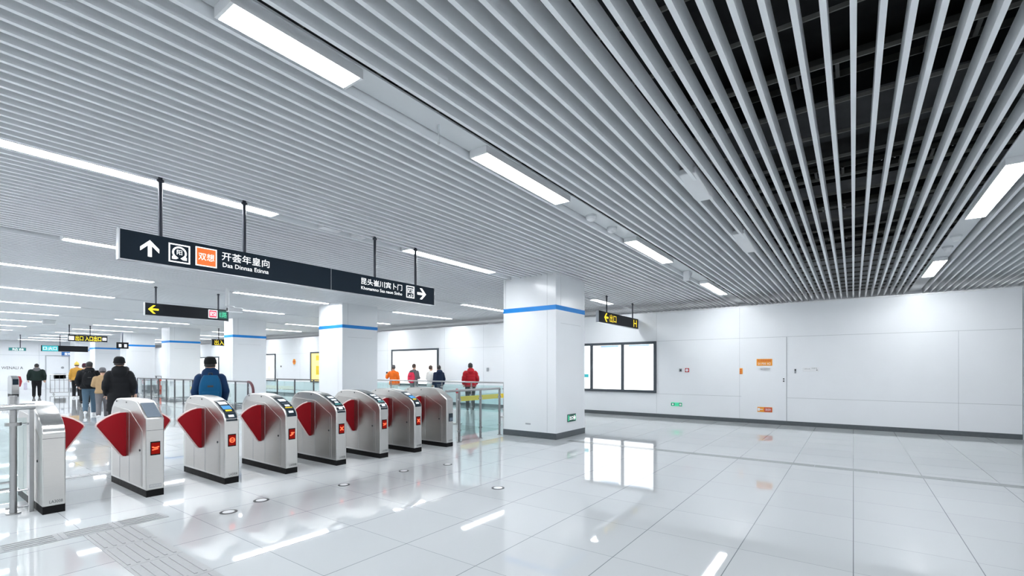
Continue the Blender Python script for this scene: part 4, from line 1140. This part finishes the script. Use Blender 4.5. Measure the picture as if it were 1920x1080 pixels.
        mb = MB(); mb.tube([P(-0.03, -0.17, z1 - 0.005), P(-0.02, -0.17, z1 + 0.035), P(0.02, -0.17, z1 + 0.035), P(0.03, -0.17, z1 - 0.005)], 0.009 * s, 8); mb.build('grab_loop', M['ink'], bp)
    return t, arm, s


def away(x, y, d=0):
    return math.degrees(math.atan2(x, y)) + d


BLK = cloth('black_cloth', (0.010, 0.011, 0.013)); NAVY = cloth('navy_cloth', (0.012, 0.022, 0.05)); JEAN = cloth('blue_denim', (0.07, 0.12, 0.17))
TAN = cloth('tan_cloth', (0.33, 0.23, 0.13)); WSH = cloth('white_shoe', (0.7, 0.72, 0.74)); BSH = cloth('black_shoe', (0.012, 0.012, 0.013), 0.5)
GREY = cloth('grey_cloth', (0.14, 0.14, 0.15)); BLUE = cloth('blue_pack', (0.005, 0.085, 0.20), 0.6); REDC = cloth('red_puffer', (0.36, 0.012, 0.02), 0.5)
ORG = cloth('orange_cloth', (0.85, 0.17, 0.02)); WHT = cloth('white_cloth', (0.72, 0.72, 0.70)); PINK = cloth('pink_red_pack', (0.7, 0.04, 0.09))
YEL = cloth('mustard_cloth', (0.50, 0.27, 0.05)); YHAT = cloth('yellow_hat', (0.75, 0.55, 0.12)); DKGR = cloth('dark_green_cloth', (0.012, 0.022, 0.02)); MAR = cloth('maroon_hat', (0.06, 0.02, 0.03))
NAVJ = cloth('blue_jacket', (0.006, 0.03, 0.09), 0.6); LAV = cloth('lavender_bag', (0.5, 0.48, 0.58))

person('person in a navy jacket with a blue backpack and black cap, walking through the gates', 3.50, 9.0, 1.74, away(3.5, 9), NAVJ, GREY, BSH, hat=('cap', BLK), pack=(BLUE, 0.165, 0.90, 1.42, 0.16), arms='pocket', wide=0.94, hood=True, turn=25, vox=0.014)
person('person in a long black hooded winter coat and black hat seen from behind', 3.17, 12.65, 1.79, away(3.2, 12.6), BLK, BLK, BSH, hat=('beanie', BLK), coat=0.62, puff=0.012, hood=True, arms='pocket', wide=0.95, stride=0.06, turn=20, vox=0.014)
person('person in black with a black backpack, blue jeans and white shoes', 4.33, 20.4, 1.77, away(4.5, 20.9), BLK, JEAN, WSH, hood=True, pack=(BLK, 0.17, 0.93, 1.38, 0.16), stride=0.16, wide=1.22, turn=25, arms='pocket')
person('person in a tan jacket and grey hat beside the jeans-wearing backpacker', 4.25, 18.6, 1.57, away(4.25, 18.6), TAN, GREY, WSH, hat=('beanie', GREY), stride=0.12, wide=1.05, arms='front')
person('person in dark clothes with a maroon hat, in front of the mustard jacket', 5.45, 26.4, 1.76, away(5.4, 26.4), BLK, BLK, BSH, hat=('beanie', MAR), stride=0.12)
person('person in a mustard jacket and yellow hat far down the hall', 6.55, 33.3, 1.86, away(6.5, 33), YEL, BLK, WSH, hat=('bob', YHAT), puff=0.015, stride=0.1)
t, arm, s = person('person in a black jacket walking alone near the left edge', 5.33, 35.2, 1.80, away(5.3, 35.2), DKGR, BLK, BSH, hood=GREY, stride=0.08, wide=1.3)
mb = MB(); mb.box(-0.48, -0.36, -0.1, 0.14, 0.42, 0.80); mb.tube([(-0.42, -0.05, 0.79), (-0.36, -0.02, 0.90), (-0.36, 0.06, 0.90), (-0.42, 0.10, 0.79)], 0.008, 6)
bg = tag(mb.build('carrier_bag', LAV, None, bevel=0.02), 'pale lavender bag in the hand of the black-jacketed man', 'bag')
bg.location = t.location; bg.rotation_euler = t.rotation_euler
person('person in navy partly hidden behind the long black coat', 4.3, 16.6, 1.60, away(4.1, 14.9), NAVY, BLK, BSH, stride=0.1)
t, arm, s = person('person in a bright orange jacket at the left of the white light box', 13.75, 16.5, 1.70, away(13.7, 16.5, 10), ORG, WHT, WSH, hat=('beanie', GREY), puff=0.008, arms='left_up', coat=0.84)
mb = MB(); mb.box(-0.04, 0.04, -0.006, 0.006, -0.075, 0.075)
ph = tag(mb.build('phone', M['ink'], None, bevel=0.006), 'dark phone in the raised hand of the orange-jacketed person', 'phone')
ph.parent = None
wr = t.matrix_basis @ (arm[-1][2] + (arm[-1][2] - arm[-1][1]).normalized() * 0.19)
ph.location = wr; ph.rotation_euler = (0.3, 0, t.rotation_euler.z)
person('person in grey with a pink-red backpack before the white light box', 14.0, 15.45, 1.75, away(14, 15.4, 35), GREY, GREY, BSH, hair='brown_hair', pack=(PINK, 0.15, 0.92, 1.36, 0.15), arms='front')
person('person in a white jacket with brown hair before the light box', 14.12, 14.55, 1.68, away(14, 14.5, 40), WHT, WHT, WSH, hair='brown_hair', arms='front', wide=0.95)
person('person in a navy jacket beside the white jacket', 13.95, 13.9, 1.68, away(14, 13.9, -30), NAVY, NAVY, BSH, hair='hair', coat=0.86, hood=True, wide=1.05)
person('person in a red quilted puffer jacket behind the right railing', 13.24, 11.55, 1.75, away(13.2, 11.5, -10), REDC, BLK, BSH, puff=0.014, hood=True, wide=1.12, arms='pocket', vox=0.014)
